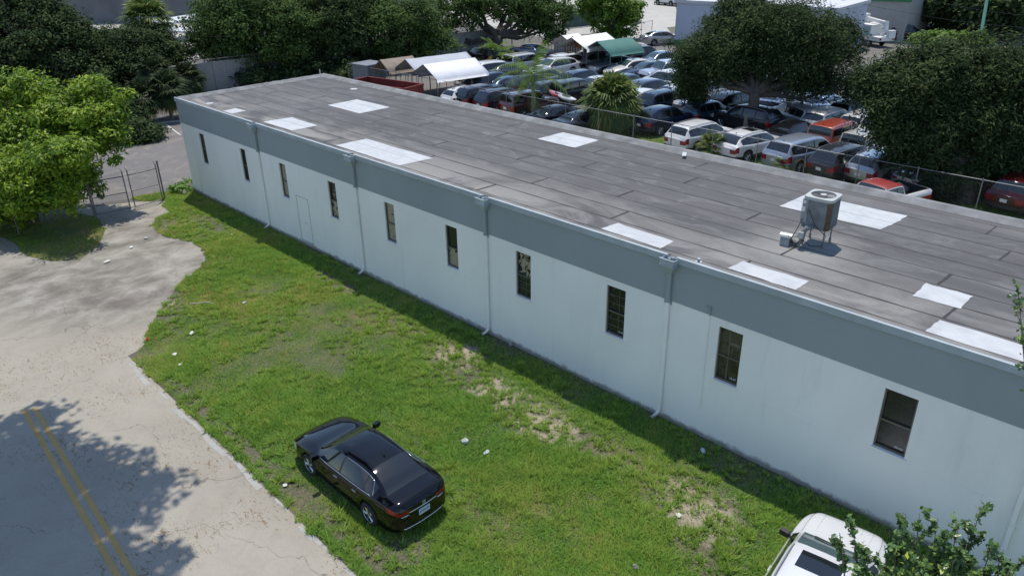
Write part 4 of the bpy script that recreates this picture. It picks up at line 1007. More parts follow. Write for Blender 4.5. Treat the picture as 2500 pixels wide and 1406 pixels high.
def blob_px(u, v, ru, rv, dep, rd=None):
    c = AT(u, v, dep); s = dep/F_PX; return (c[0], c[1], c[2], ru*s, (rd if rd else ru*s), rv*s)

def fan_frond(V, o, az, el, L, fan, r, n=22):
    """petiole and a pleated fan of narrow blades; V collects triangles"""
    d = np.array([math.cos(az)*math.cos(el), math.sin(az)*math.cos(el), math.sin(el)]); side = np.array([-math.sin(az), math.cos(az), 0]); up = np.cross(d, side)*-1
    e = o+d*L*.55; w = .018
    V += [o-side*w, o+side*w, e, ]
    for k in range(n):
        a = R(-80+160*k/(n-1)); b = d*math.cos(a)+side*math.sin(a); ln = fan*(.78+.22*math.cos(a))*(.9+.2*r.random())
        tip = e+b*ln-np.array([0, 0, 1])*ln*(.22+.25*r.random()); mid = e+b*ln*.6-np.array([0, 0, 1])*ln*.05; s2 = np.cross(b, up); s2 /= np.linalg.norm(s2)+1e-9; ww = .042*fan/1.0
        V += [e, mid-s2*ww, mid+s2*ww, mid-s2*ww, tip, mid+s2*ww]
def fan_palm(name, base, zc, label, n=34, L=1.0, fan=1.0, seed=0, dead=6, tr=.16, cat='palm', group=None, low=-.9, lean=(0, 0), mat='palm'):
    r = np.random.default_rng(seed); t = thing(name, tuple(base), 0, label, cat, group); V = []; Dv = []
    o = np.array([lean[0], lean[1], zc])
    for k in range(n):
        el = low+(1.45-low)*((k+.5)/n)**.9; az = k*2.399+r.normal(0, .15); fan_frond(V, o+np.array([0, 0, .25*r.random()]), az, el, L*(.8+.4*r.random()), fan*(.85+.3*r.random()), r)
    np_mesh('frond', np.array(V), 3, M[mat], t)
    for k in range(dead): fan_frond(Dv, o-np.array([0, 0, .1]), r.random()*6.28, -1.15+.25*r.random(), L*.7, fan*.8, r)
    if dead: np_mesh('dry_frond', np.array(Dv), 3, M['palmd'], t)
    if zc > .5:
        mb = MB(); z = np.linspace(-.1, zc, 12); mb.tube([(lean[0]*q/zc, lean[1]*q/zc, q) for q in z], [tr*(1.25 if i == 0 else 1)*(1+.12*(i % 2)) for i in range(12)], 10); mb.build('trunk', M['palmbark'], t)
    return t
def feather_palm(name, base, zc, label, n=14, L=2.6, seed=0, tr=.14, cat='palm', mat='palm', stems=1, elr=(-.3, 1.3), leaflet=.42):
    r = np.random.default_rng(seed); t = thing(name, tuple(base), 0, label, cat); V = []
    for st in range(stems):
        ox = np.array([r.normal(0, .25), r.normal(0, .25), zc*(.6+.4*r.random()) if stems > 1 else zc]) if stems > 1 else np.array([0, 0, zc])
        for k in range(n):
            az = k*2.399+r.random()*.4; el = elr[0]+(elr[1]-elr[0])*r.random(); p = ox.copy(); d = np.array([math.cos(az)*math.cos(el), math.sin(az)*math.cos(el), math.sin(el)]); S = 22; l = L*(.8+.35*r.random())/S; side = np.array([-math.sin(az), math.cos(az), 0])
            for s in range(S):
                q = p+d*l; V += [p-side*.012, p+side*.012, q]
                if s > 1:
                    ll = leaflet*math.sin(math.pi*(s+1.5)/(S+3))**.6
                    for sg in (-1, 1):
                        b = side*sg*.8+d*.55+np.array([0, 0, -.35-.3*r.random()]); tip = p+b*ll; w = d*.032; V += [p-w, p+w, tip]
                p = q; d = d+np.array([0, 0, -1])*(.05+.035*(s/S)); d /= np.linalg.norm(d)
    np_mesh('frond', np.array(V), 3, M[mat], t)
    if zc > .5 and stems == 1:
        mb = MB(); mb.tube([(0, 0, -.1), (.02, 0, zc*.5), (0, 0, zc-.5), (0, 0, zc)], [tr*1.3, tr, tr*.9, tr*.75], 10); mb.build('trunk', M['palmbark'], t)
        mb = MB(); mb.tube([(0, 0, zc-.9), (0, 0, zc-.3), (0, 0, zc+.1)], [tr*.9, tr*1.2, tr*.6], 10); mb.build('crownshaft', M['palm'], t)
    elif stems > 1:
        mb = MB(); mb.tube([(0, 0, -.1), (0, 0, zc*.8)], [.12, .08], 8); mb.build('trunk', M['palmbark'], t)
    return t
def shrub(name, base, blobs, n, size, leaf, label, cat='shrub', seed=0, clump=.35, group=None):
    r = np.random.default_rng(seed); t = thing(name, tuple(base), 0, label, cat, group)
    bl = [(q[0]-base[0], q[1]-base[1], q[2]-base[2], q[3], q[4], q[5]) for q in blobs]; P, O = crown_pts(bl, n, r, clump); P[:, 2] = np.maximum(P[:, 2], .03)
    np_mesh('foliage', leaf_quads(P, size, r, .4, .5, O), 4, M[leaf], t)
    mb = MB()
    for q in bl:
        for k in range(3): mb.tube([(r.normal(0, .05), r.normal(0, .05), -.05), (q[0]*.5+r.normal(0, .1), q[1]*.5+r.normal(0, .1), q[2]*.4), (q[0]+r.normal(0, q[3]*.3), q[1]+r.normal(0, q[3]*.3), q[2]+q[5]*.4)], [.035, .025, .008], 5)
    mb.build('stem', M['bark'], t); return t

# ---------------------------------------------------------------- trees (base point on the ground, crown lobes around it)
def tpx(base_uv, lobes, dd=0, base=None):
    b = G(*base_uv) if base is None else np.array(base, float); dep = depth_of(b)
    return b, [blob_px(u, v, ru, rv, dep+(q[0] if q else 0), q[1] if len(q) > 1 else None) for (u, v, ru, rv, *q) in lobes]
# bright ficus on the left
b, L_ = tpx((60, 575), [(60, 330, 110, 85), (160, 300, 110, 80), (235, 290, 80, 62), (270, 345, 55, 55), (215, 220, 55, 38), (60, 215, 75, 50), (10, 420, 90, 80, -1.5), (130, 430, 95, 70, -.8), (200, 440, 50, 60, .5), (40, 500, 60, 40, -1), (305, 235, 22, 18), (-60, 300, 110, 120), (60, 480, 80, 60, -2.5), (150, 470, 60, 50, -2.8), (-20, 500, 90, 70, -1.5), (-90, 480, 90, 80, -3), (110, 380, 80, 60, -2.6)], base=(-1.2, -8.3, 0))
L_ = [(q[0], q[1], q[2], q[3]*.86, q[4]*.86, q[5]*.86) for q in L_]+[(1.6, -7.4, 3.5, 1.7, 1.6, 1.0), (3.2, -7.2, 4.4, 1.2, 1.3, .8), (-.2, -8.9, 3.1, 1.9, 1.6, 1.1), (-2.6, -9.4, 3.4, 2, 1.6, 1.1), (1.2, -8.7, 2.5, 1.3, 1.1, .8), (-5, -9.6, 3.8, 2.2, 1.8, 1.2)]
tree('ficus_tree', b, L_, 100000, .12, 'lime', 'bright yellow green leafy tree over the lawn patch left of the gate', trunk_r=.26, clump=.42, seed=1, up=.35, aspect=.4)
# dark trees behind the parking, left to right
b, L_ = tpx((110, 240), [(60, 150, 130, 90), (150, 110, 100, 80), (20, 60, 110, 80), (190, 190, 80, 60), (100, 40, 60, 50), (40, 10, 60, 50), (0, 180, 100, 80), (150, 60, 60, 50)], base=(-38, 2, 0))
tree('dark_oak', b, L_, 50000, .15, 'oak2', 'large dark green tree in the top left corner behind the bright tree', trunk_r=.4, clump=.8, seed=2)
b, L_ = tpx((260, 250), [(270, 190, 90, 60), (330, 150, 110, 50), (250, 110, 80, 45), (400, 140, 60, 48), (350, 100, 70, 40)], base=(-38.5, 9.5, 0))
tree('dark_oak', b, L_, 60000, .13, 'oak2', 'dark bushy tree wrapped around the foot of the tall fan palm', trunk_r=.35, clump=.75, seed=3)
b, L_ = tpx((640, 188), [(620, 80, 130, 85), (560, 120, 85, 70), (520, 60, 60, 55), (700, 60, 110, 70), (690, 120, 70, 60), (490, 110, 40, 30), (610, 0, 110, 60)], base=(-29.5, 18.5, 0))
tree('dark_oak', b, L_, 62000, .14, 'oak', 'broad dark green tree directly behind the far left roof corner', trunk_r=.42, clump=.75, seed=4)
b, L_ = tpx((790, 190), [(800, 70, 95, 80), (760, 130, 60, 45), (840, 120, 70, 60), (800, 0, 90, 50)], base=(-27, 26, 0))
tree('dark_oak', b, L_, 42000, .14, 'oak2', 'dark tree behind the far peak of the roof', trunk_r=.38, clump=.7, seed=5)
b, L_ = tpx((900, 180), [(930, 80, 110, 75), (880, 40, 80, 60), (1000, 60, 95, 70), (980, 120, 60, 38), (1060, 110, 60, 50), (920, 150, 50, 28)], base=(-25.5, 32, 0))
tree('dark_oak', b, L_, 40000, .15, 'oak', 'wide dark green tree leaning over the brown and grey canopies', trunk_r=.4, clump=.7, seed=6)
b, L_ = tpx((1215, 135), [(1130, 20, 85, 50), (1230, 0, 110, 40), (1320, 28, 75, 42), (1345, 80, 38, 26), (1088, 98, 32, 40), (1300, 52, 50, 20), (1385, 35, 22, 14)])
tree('spreading_oak', b, L_, 36000, .15, 'oak', 'spreading tree with forked dark trunk standing above the car lot fence', trunk_r=.55, fork=.42, clump=.65, seed=7)
b, L_ = tpx((1500, 100), [(1490, 35, 62, 50), (1440, 20, 34, 26), (1530, 55, 34, 30), (1550, 20, 22, 18), (1470, -10, 60, 30), (1500, 82, 30, 14)])
tree('leafy_tree', b, L_, 24000, .17, 'mid', 'mid green tree with ragged edge in front of the pale concrete yard', trunk_r=.4, clump=.6, seed=8)
b, L_ = tpx((1852, 318), [(1850, 60, 120, 62), (1760, 120, 110, 60), (1700, 165, 62, 60), (1940, 80, 120, 75), (2010, 150, 85, 70), (1900, 150, 120, 50), (2040, 90, 60, 50), (1800, 20, 60, 35), (1960, 200, 75, 30), (2090, 220, 40, 40), (1790, 175, 55, 28)], base=(17.3, 34.2, 0))
tree('big_oak', b, L_, 120000, .12, 'oak2', 'big dark spreading oak with thick trunk in the middle of the car lot', trunk_r=.42, fork=.5, clump=.6, seed=9, droop=.8, aspect=.3)
b, L_ = tpx((1690, 295), [(1690, 190, 34, 36), (1700, 230, 24, 30), (1672, 222, 20, 18)], base=(12.2, 33.2, 0))
tree('slim_tree', b, L_, 7000, .11, 'oak', 'slim small tree between the navy car and the teal hatchback', trunk_r=.15, clump=.45, seed=10, droop=.4)
b, L_ = tpx((2350, 470), [(2230, 200, 110, 80), (2330, 170, 120, 75), (2440, 200, 110, 100), (2180, 270, 75, 60), (2300, 300, 120, 85), (2420, 320, 110, 100), (2250, 380, 55, 50), (2190, 330, 50, 40), (2340, 420, 70, 50, 0), (2470, 420, 60, 60), (2140, 200, 50, 40), (2520, 300, 90, 140), (2500, 480, 60, 50), (2300, 440, 50, 25)], base=(33.6, 27.8, 0))
tree('big_oak', b, L_, 150000, .12, 'oak2', 'huge dark drooping oak filling the right side behind the roof', trunk_r=.5, fork=.3, clump=.5, seed=12, droop=1.1, aspect=.3)
for i, (u, v, x, y, ru, rv) in enumerate(((2200, 20, 20, 118, 90, 42), (2320, 20, 28, 116, 80, 48), (2440, 25, 36, 112, 80, 60), (2080, -10, 6, 122, 70, 30))):
    b = np.array([x, y, 0.]); dep = depth_of(b); tree('background_tree', b, [blob_px(u, v, ru, rv, dep), blob_px(u+40, v-15, ru*.7, rv*.8, dep), blob_px(u-45, v-12, ru*.6, rv*.7, dep)], 9000, .3, 'oak2', ['black looking tree over the grey shed at the top right', 'dark tree left of the green pole at the top right', 'dark tree right of the green pole at the top edge', 'dark tree right of the green trimmed building'][i], trunk_r=.4, clump=1.1, seed=20+i, group='trees along the far street')
# palms
b = np.array([-36.5, 13.8, 0]); dep = depth_of(b); c = AT(358, 48, dep); fan_palm('fan_palm', b, c[2]-.3, 'tall fan palm with yellowing skirt at the top left', 60, 2.2, 1.9, 31, 26, .3, lean=(c[0]-b[0], c[1]-b[1]), low=-.5)
b = G(1490, 326); b = np.array([9.6, 27.6, 0]); c = AT(1492, 248, depth_of(b)); fan_palm('fan_palm', b, c[2], 'round bushy fan palm in front of the fence in the middle of the lot', 110, 1.75, 1.6, 32, 16, .28, low=-.95)
b = np.array([2.6, 26.6, 0]); c = AT(1318, 182, depth_of(b)); feather_palm('queen_palm', b, c[2]+.2, 'tall slender feather palm with brown hanging fronds at the fence', 24, 3.6, 33, .16, elr=(-.6, 1.5), mat='mid', leaflet=.75)
r_ = None
b = G(1215, 160); feather_palm('areca_palm', b, 1.5, 'short bushy feather palm under the forked tree', 12, 2.2, 34, stems=5, mat='mid', elr=(0, 1.3))
b = G(1252, 185); feather_palm('areca_palm', b, .8, 'low yellow green palm clump left of the tall palm', 9, 1.4, 35, stems=3, mat='mid', elr=(0, 1.3))
fan_palm('palmetto', (20.0-.9, 26.0, 0), .7, 'loose spiky palmetto between the two white cars at the fence', 22, .9, .85, 36, 2, .1, low=-.2)
fan_palm('palmetto', (23.9, 26.2, 0), .45, 'small yellowing palmetto in front of the silver blue minivan', 18, .6, .6, 37, 7, .08, low=-.2)
b = np.array([30.5+12, 12.6, 0])
for i, (u, v, zc, lb) in enumerate(((360, 300, 1.8, 'dark palmetto clump at the left end of the parking kerb'), (420, 290, 2.2, 'dark palmetto clump with dry skirt right at the building corner'), (465, 235, 1.4, 'green palmetto clump in front of the pale wall'), (300, 310, 1.5, 'dark low palmetto clump left of the parking kerb'), (395, 250, 2.4, 'tall dark palmetto clump below the fan palm trunk'))):
    b = G(u, v); fan_palm('palmetto', b, zc, lb, 36, 1.3, 1.35, 40+i, 8 if i == 1 else 3, .15, low=-.7, group='palmettos behind the parking kerb', mat='palmk')
for i, (u, v, ru, rv, lb) in enumerate(((290, 290, 60, 50, 'dark shrub hanging over the parking edge'), (330, 345-20, 50, 26, 'low dark shrub touching the parking line'), (640, 185, 70, 26, 'dark undergrowth behind the roof edge on the left'), (760, 180, 80, 30, 'dark undergrowth behind the roof peak'), (860, 185, 50, 30, 'dark undergrowth left of the brown canopy'))):
    b = G(u, v+rv*.8) if i < 2 else np.array([[-29, 17.5, 0], [-25.5, 24, 0], [-20.5, 28, 0]][i-2]); dep = depth_of(b)
    q = blob_px(u, v, ru, rv, dep); shrub('dark_shrub', b, [q, blob_px(u-ru*.6, v+rv*.2, ru*.6, rv*.7, dep), blob_px(u+ru*.6, v+rv*.2, ru*.6, rv*.7, dep)], 9000, .13, 'oak2', lb, seed=50+i, clump=.5, group='dark undergrowth')
b = G(2330, 118); dep = depth_of(b)
b = np.array([30, 46, 0]); dep = depth_of(b); shrub('yellow_shrub', b, [blob_px(2290, 98, 55, 15, dep), blob_px(2360, 102, 50, 17, dep)], 6000, .14, 'mid', 'yellow green flowering tree top behind the right oak', seed=57, clump=.45)
b = G(440, 468); shrub('weed_clump', b, [(b[0]-.3, b[1]+.3, .18, .7, .9, .18), (b[0]+.3, b[1]-.2, .15, .5, .6, .15)], 1600, .11, 'weed', 'pale green broadleaf weed clump at the building corner', cat='weeds', seed=58, clump=.2)
# leafy branch tip close to the camera, lower right
def branchy(name, base, tips, label, seed, leafsize=.035, n_leaf=70):
    r = np.random.default_rng(seed); base = np.array(base, float); t = thing(name, tuple(base), 0, label, 'tree'); mb = MB(); C = []
    f = np.array([0, 0, base_h])
    mb.tube([(0, 0, -.2), (0, 0, 1.5), tuple(f)], [.16, .12, .08], 8)
    hub = np.array(tips[0])-base
    for tp in tips:
        e = np.array(tp[:3])-base; 
        m_ = f*.35+e*.65+r.normal(0, .08, 3)-np.array([0, 0, .12])
        mb.tube([tuple(f), tuple((f+m_)/2), tuple(m_), tuple(e)], [.04, .025, .015, .004], 6)
        for k in range(9):
            s0 = m_+(e-m_)*(k/9.); d = unit(1, r)[0]*np.array([1, 1, .8])+(e-m_)/np.linalg.norm(e-m_)*.9+np.array([0, 0, .35]); d /= np.linalg.norm(d); ln = .10+.20*r.random(); e2 = s0+d*ln
            mb.tube([tuple(s0), tuple(e2)], [.006, .002], 4)
            q = s0+(e2-s0)*r.random((n_leaf//9+9, 1))**.7; C.append(q+r.normal(0, .022, q.shape))
        q = m_+(e-m_)*r.random((26, 1)); C.append(q+r.normal(0, .025, q.shape))
    C = np.concatenate(C); np_mesh('crown', leaf_quads(C, leafsize, r, .3, .55), 4, M['near'], t); mb.build('trunk', M['bark'], t, True); return t
base_h = 4.2
tipsN = [tuple(AT(u, v, d)) for (u, v, d) in ((2050, 1300, 8.3), (2080, 1265, 8.4), (2085, 1360, 8.2), (2120, 1345, 8.2), (2150, 1385, 8.3), (2205, 1250, 8.5), (2240, 1310, 8.5), (2245, 1252, 8.6), (2290, 1265, 8.6), (2280, 1330, 8.5), (2340, 1290, 8.7), (2395, 1235, 8.8), (2380, 1275, 8.8), (2330, 1360, 8.4), (2200, 1390, 8.3), (2260, 1395, 8.2), (2420, 1340, 8.6), (2450, 1340, 8.7), (2400, 1395, 8.4), (2160, 1330, 8.4), (2190, 1300, 8.5), (2215, 1345, 8.3), (2300, 1300, 8.5), (2310, 1385, 8.2), (2360, 1330, 8.5), (2465, 1390, 8.5), (2490, 1360, 8.7))]
branchy('near_tree', (tipsN[8][0]+.6, tipsN[8][1]-.9, 0), tipsN, 'close leafy treetop with round glossy leaves rising over the silver car', 61, .034, 420)
b2 = [tuple(AT(u, v, d)) for (u, v, d) in ((2484, 700, 11), (2503, 735, 11), (2512, 800, 11))]
base_h = 6.5
branchy('near_tree', (b2[0][0]+1.5, b2[0][1]-.4, 0), b2+[(b2[0][0]+.9, b2[0][1]+.6, b2[0][2]+.3), (b2[0][0]+1.4, b2[0][1]+.2, b2[0][2]+.6)], 'small leafy twig poking in at the right edge over the roof', 62, .034, 60)
# tall street tree outside the left edge whose shade falls on the road
r9 = np.random.default_rng(77)
sh = [(G(u, v)[0], G(u, v)[1], rr) for (u, v, rr) in ((40, 1070, 1.5), (120, 1130, 1.3), (30, 1180, 2.0), (230, 1190, 1.5), (330, 1175, .95), (150, 1240, 1.8), (300, 1240, .9), (0, 1290, 2.2), (200, 1330, 1.3), (330, 1345, .8), (120, 1400, 1.5), (-80, 1200, 3), (60, 1020, .8), (-60, 1400, 2.5), (200, 1110, .7), (240, 1440, 1.6), (40, 1480, 2.5))]
bl = [(x+SUNV.x/SUNV.z*14.6, y+SUNV.y/SUNV.z*14.6, 14.6+r9.random()*.9, q, q, .7) for x, y, q in sh]
tree('street_tree', (13.5, -21.5, 0), bl, 17000, .17, 'oak', 'tall street tree beyond the left edge that shades the yellow road lines', trunk_r=.35, fork=.62, clump=.6, seed=70)

# ================================================================ grass
def vnoise(x, y, sc, seed):
    r = np.random.default_rng(seed); T = r.random((64, 64)); fx, fy = x/sc+100, y/sc+100; i, j = np.floor(fx).astype(int), np.floor(fy).astype(int); u, v = fx-i, fy-j; u = u*u*(3-2*u); v = v*v*(3-2*v)
    g = lambda a, b: T[a % 64, b % 64]
    return (g(i, j)*(1-u)+g(i+1, j)*u)*(1-v)+(g(i, j+1)*(1-u)+g(i+1, j+1)*u)*v
def inpoly(x, y, poly):
    c = np.zeros(len(x), bool); n = len(poly)
    for i in range(n):
        x1, y1 = poly[i][:2]; x2, y2 = poly[(i+1) % n][:2]
        if y1 == y2: continue
        k = ((y1 > y) != (y2 > y)) & (x < (x2-x1)*(y-y1)/(y2-y1)+x1); c ^= k
    return c
BARE = [(25.6, -1.9, 1.6, .9), (27.6, -2.6, 2.6, 1.0), (30.5, -2.9, 2.4, 1.0), (33, -2.4, 1.5, .7), (36.4, -2.9, 1.9, 1.3), (37.5, -4.1, 1.1, .9), (22.5, -1.8, 1.6, .4), (17, -1.5, 2.2, .5), (12.8, -7.2, 1.4, .9), (6, -1.9, 2, .6), (14.3, -7.8, 1.3, 1.0), (29, -9.9, 5, .35), (22, -9.9, 4, .3), (4.2, -3.7, 1.5, .5), (32, -9.2, 1.0, .7)]
def grass(name, poly, dens, h, seed, lab, bare=True, x1=52, wd=.011):
    r = np.random.default_rng(seed); P = np.array([p[:2] for p in poly], float); x0, y0 = P.min(0); xm, ym = P.max(0); xm = min(xm, x1)
    n = int((xm-x0)*(ym-y0)*dens); x = x0+r.random(n)*(xm-x0); y = y0+r.random(n)*(ym-y0)
    jx = (vnoise(x, y, .35, 5)-.5)*.28; jy = (vnoise(x, y, .3, 6)-.5)*.28
    k = inpoly(x+jx, y+jy, poly); x, y = x[k], y[k]
    c1 = vnoise(x, y, .55, 1); c2 = vnoise(x, y, 1.9, 2); c3 = vnoise(x, y, .18, 3)
    q = .35*c1+.35*c2+.3*c3; keep = .86+1.0*(q-.33)
    if bare:
        for bx, by, rx, ry in BARE:
            dd = ((x-bx)/rx)**2+((y-by)/ry)**2; keep -= 1.5*np.clip(1.25-dd, 0, 1)*(c3*1.1+c1*.5-.18)
        keep -= .45*np.clip(1-(-y)/.35, 0, 1); keep -= .9*np.clip(1.25-(-y)/1.3, 0, 1)*(c1+c3-.4)
    tall = np.clip(.45+.9*(c2-.3)+.35*np.clip((x-20)/12, 0, 1)*(y < -3)+.4*(c1-.4), .3, 1.5)
    if bare:
        for (rx_, ry_) in ((27.8, -6.2), (31, -6.6), (33.5, -5.6)): tall -= .25*np.exp(-((y-ry_+.15*(x-rx_))/.35)**2)*(np.abs(x-rx_) < 6)
    k = r.random(len(x)) < keep; x, y, tall = x[k], y[k], tall[k]; n = len(x)
    az = r.random(n)*6.283; ln = h*(.45+.9*r.random(n))*np.clip(tall, .25, 1.5); ti = .45+.75*r.random(n)
    wx = .6*(vnoise(x, y, .8, 8)-.5); dx = np.cos(az)*ti+wx*1.4; dy = np.sin(az)*ti+.4*wx; w = wd*(.7+.7*r.random(n))
    sx, sy = -np.sin(az)*w, np.cos(az)*w; z = np.full(n, .012)
    V = np.stack([np.stack([x-sx, y-sy, z], 1), np.stack([x+sx, y+sy, z], 1), np.stack([x+dx*ln, y+dy*ln, z+ln*.85], 1)], 1).reshape(-1, 3)
    o = np_mesh(name, V, 3, M['blade']); o['kind'] = 'stuff'; o['label'] = lab; o['category'] = 'grass'; return o
def tufts(name, poly, n, h, seed, lab, per=34):
    r = np.random.default_rng(seed); P = np.array([p[:2] for p in poly], float); x0, y0 = P.min(0); xm, ym = P.max(0); xm = min(xm, 50)
    x = x0+r.random(n)*(xm-x0); y = y0+r.random(n)*(ym-y0); k = inpoly(x, y, poly) & (vnoise(x, y, 1.1, 21)+.35*r.random(n) > .62); x, y = x[k], y[k]
    for bx, by, rx, ry in BARE[:8]:
        nb = int(26*rx*ry); x = np.r_[x, bx+r.normal(0, rx*.7, nb)]; y = np.r_[y, by+r.normal(0, ry*.6, nb)]
    k = y < -.15; x, y = x[k], y[k]; m_ = len(x); sz = .55+.9*r.random(m_); X = np.repeat(x, per); Y = np.repeat(y, per); S_ = np.repeat(sz, per); n = len(X)
    az = r.random(n)*6.283; rad = .07*S_*r.random(n)**.5; ti = .25+1.0*r.random(n); ln = h*S_*(.5+.7*r.random(n)); w = .009+.006*r.random(n)
    bx = X+np.cos(az)*rad; by = Y+np.sin(az)*rad; sx, sy = -np.sin(az)*w, np.cos(az)*w; z = np.full(n, .012)
    V = np.stack([np.stack([bx-sx, by-sy, z], 1), np.stack([bx+sx, by+sy, z], 1), np.stack([bx+np.cos(az)*ti*ln, by+np.sin(az)*ti*ln, z+ln*.9], 1)], 1).reshape(-1, 3)
    o = np_mesh(name, V, 3, M['tuft']); o['kind'] = 'stuff'; o['label'] = lab; o['category'] = 'grass'; return o
M['tuft'] = leafmat('tuft blade', [(.3, (.14, .25, .035)), (.6, (.23, .37, .055)), (.9, (.39, .47, .11))], .3, .6, .1)
tufts('grass', LAWN, 7000, .15, 9, 'taller clumps of grass and weeds scattered through the lawn')
grass('grass', LAWN, 2100, .105, 1, 'sunlit lawn grass between the white building and the road')
grass('grass', LAWN2, 900, .10, 2, 'shaded grass patch under the bright leafy tree', False)
grass('grass', LAWN3, 220, .16, 3, 'rough grass strip along the chain link fence of the car lot', False, wd=.03)

# ================================================================ fences and gates
def chain_fence(name, p0, p1, h, lab, post=3.05, z0=0., sp=.14, wire=.0022, mat='galv', cat='fence', topr=True, fabric=True, group=None):
    p0 = np.array(p0[:2]); p1 = np.array(p1[:2]); L = np.linalg.norm(p1-p0); ang = math.atan2(*(p1-p0)[::-1]); t = thing(name, (p0[0], p0[1], z0), ang, lab, cat, group)
    n = max(1, round(L/post)); mb0 = None
    for i in range(n+1):
        x = L*i/n; mb = MB(); mb.tube([(x, 0, -.1), (x, 0, h+.02)], .03, 8); mb.tube([(x, 0, h+.02), (x, 0, h+.06)], .036, 8)
        mb.build('post', M[mat], t)
    if topr: mb = MB(); mb.tube([(0, 0, h-.02), (L, 0, h-.02)], .021, 8); mb.build('top_rail', M[mat], t)
    if fabric:
        V = []; w = wire
        for s in (1, -1):
            for a in np.arange(-h, L, sp):
                xa, xb = (a, a+h) if s > 0 else (a+h, a); za, zb = 0, h
                # clip to 0..L
                def cl(x_, z_, xo, zo):
                    if x_ < 0: tt = (0-x_)/(xo-x_); return 0, z_+(zo-z_)*tt
                    if x_ > L: tt = (L-x_)/(xo-x_); return L, z_+(zo-z_)*tt
                    return x_, z_
                A = cl(xa, za, xb, zb); B_ = cl(xb, zb, xa, za)
                V += [(A[0]-w, .025, A[1]), (A[0]+w, .025, A[1]), (B_[0]+w, .025, B_[1]), (B_[0]-w, .025, B_[1])]
                V += [(A[0], .025-w, A[1]), (A[0], .025+w, A[1]), (B_[0], .025+w, B_[1]), (B_[0], .025-w, B_[1])]
        np_mesh('wire_mesh', np.array(V), 4, M[mat], t)
    return t
chain_fence('chain_link_fence', (-20.5, 25.0), (44, 25.6), 2.1, 'long chain link fence between the roofed building and the car lot')
chain_fence('chain_link_fence', (-28.3, 12), (-23.6, 50.5), 3.0, 'dark chain link fence in front of the long pale wall under the trees', mat='galvd', wire=.003, sp=.2)
a = G(1538, 108); b = G(1590, 98); chain_fence('chain_link_fence', a, b, 2.4, 'short chain link fence on the grass strip beside the lone silver sedan', mat='galvd', wire=.004, sp=.25)
a = G(1600, 131); b = G(1665, 136); chain_fence('chain_link_fence', a, b, 1.0, 'low metal railing at the street behind the green canopy', mat='galvd', fabric=False, post=1.6)
# long pale wall
WL = thing('concrete_wall', (-29.4, 11, 0), 0, 'long pale grey concrete wall behind the dark fence and tree trunks', 'wall'); p = np.array([(-29.4, 11), (-25.2, 50.5)]); d = p[1]-p[0]; ang = math.atan2(d[1], d[0]); L = np.linalg.norm(d)
WL.rotation_euler = (0, 0, ang)
mb = MB()
for i in range(14): mb.box((L*(i+.5)/14, 0, 1.25), (L/14-.02, .2, 2.5))
mb.build('wall_panel', M['concrete'], WL); mb = MB(); mb.box((L/2, 0, 2.54), (L, .26, .08)); mb.build('wall_cap', M['concrete'], WL)
# green screened fence
a = G(1372, 72); b = G(1462, 62); L = np.linalg.norm(b-a); GS = thing('screened_fence', tuple(a), math.atan2(b[1]-a[1], b[0]-a[0]), 'dark green privacy screen fence in front of the pale yard', 'fence')
M['screen'] = simple('green screen fabric', (.045, .085, .07), .8, var=.3, scale=1)
for i in range(5): mb = MB(); mb.tube([(L*i/4, 0, 0), (L*i/4, 0, 2.5)], .035, 8); mb.build('post', M['galvd'], GS)
mb = MB(); mb.box((L/2, .02, 1.2), (L, .02, 2.3)); mb.build('screen', M['screen'], GS)
# double swing gate in the drive
def gate_leaf(lab, p0, p1, h, tilt=0.):
    p0 = np.array(p0[:2]); p1 = np.array(p1[:2]); L = np.linalg.norm(p1-p0); t = thing('gate_leaf', (p0[0], p0[1], 0), math.atan2(p1[1]-p0[1], p1[0]-p0[0]), lab, 'gate'); mb = MB(); r = .028
    mb.tube([(0, 0, .08), (L, 0, .08), ], r, 8); mb.tube([(0, 0, h), (L, 0, h)], r, 8); mb.tube([(0, 0, h*.52), (L, 0, h*.52)], r*.8, 8)
    for x in (0, L): mb.tube([(x, 0, .05), (x, 0, h+.28)], r*1.1, 8); mb.tube([(x, 0, h+.28), (x-.05, .1, h+.42)], r*.5, 6)
    mb.build('frame', M['galvd'], t); mb = MB()
    for q in np.arange(0, 1.01, .5): pass
    mb.tube([(0, 0, h+.26), (L*.5, 0, h+.17), (L, 0, h+.24)], .005, 4); mb.tube([(0, 0, h+.15), (L*.5, .03, h+.10), (L, 0, h+.15)], .004, 4); mb.build('barbed_wire', M['galvd'], t)
    V = []; w = .0018; sp = .09
    for s in (1, -1):
        for a in np.arange(-h, L, sp):
            xa, xb = (a, a+h) if s > 0 else (a+h, a)
            pts = []
            for x_, z_, xo, zo in ((xa, .08, xb, h), (xb, h, xa, .08)):
                if x_ < 0: z_ += (zo-z_)*((0-x_)/(xo-x_)); x_ = 0
                if x_ > L: z_ += (zo-z_)*((L-x_)/(xo-x_)); x_ = L
                pts.append((x_, z_))
            A, B_ = pts; V += [(A[0]-w, .02, A[1]), (A[0]+w, .02, A[1]), (B_[0]+w, .02, B_[1]), (B_[0]-w, .02, B_[1])]
    np_mesh('wire_mesh', np.array(V), 4, M['galvd'], t); return t
ga, gb, gc = G(236, 527), G(323, 508), G(398, 490)
gate_leaf('left leaf of the grey chain link double gate, half in tree shade', ga, G(319, 511), 1.9)
gate_leaf('right leaf of the grey chain link double gate, in the sun', G(331, 508), gc, 1.9)
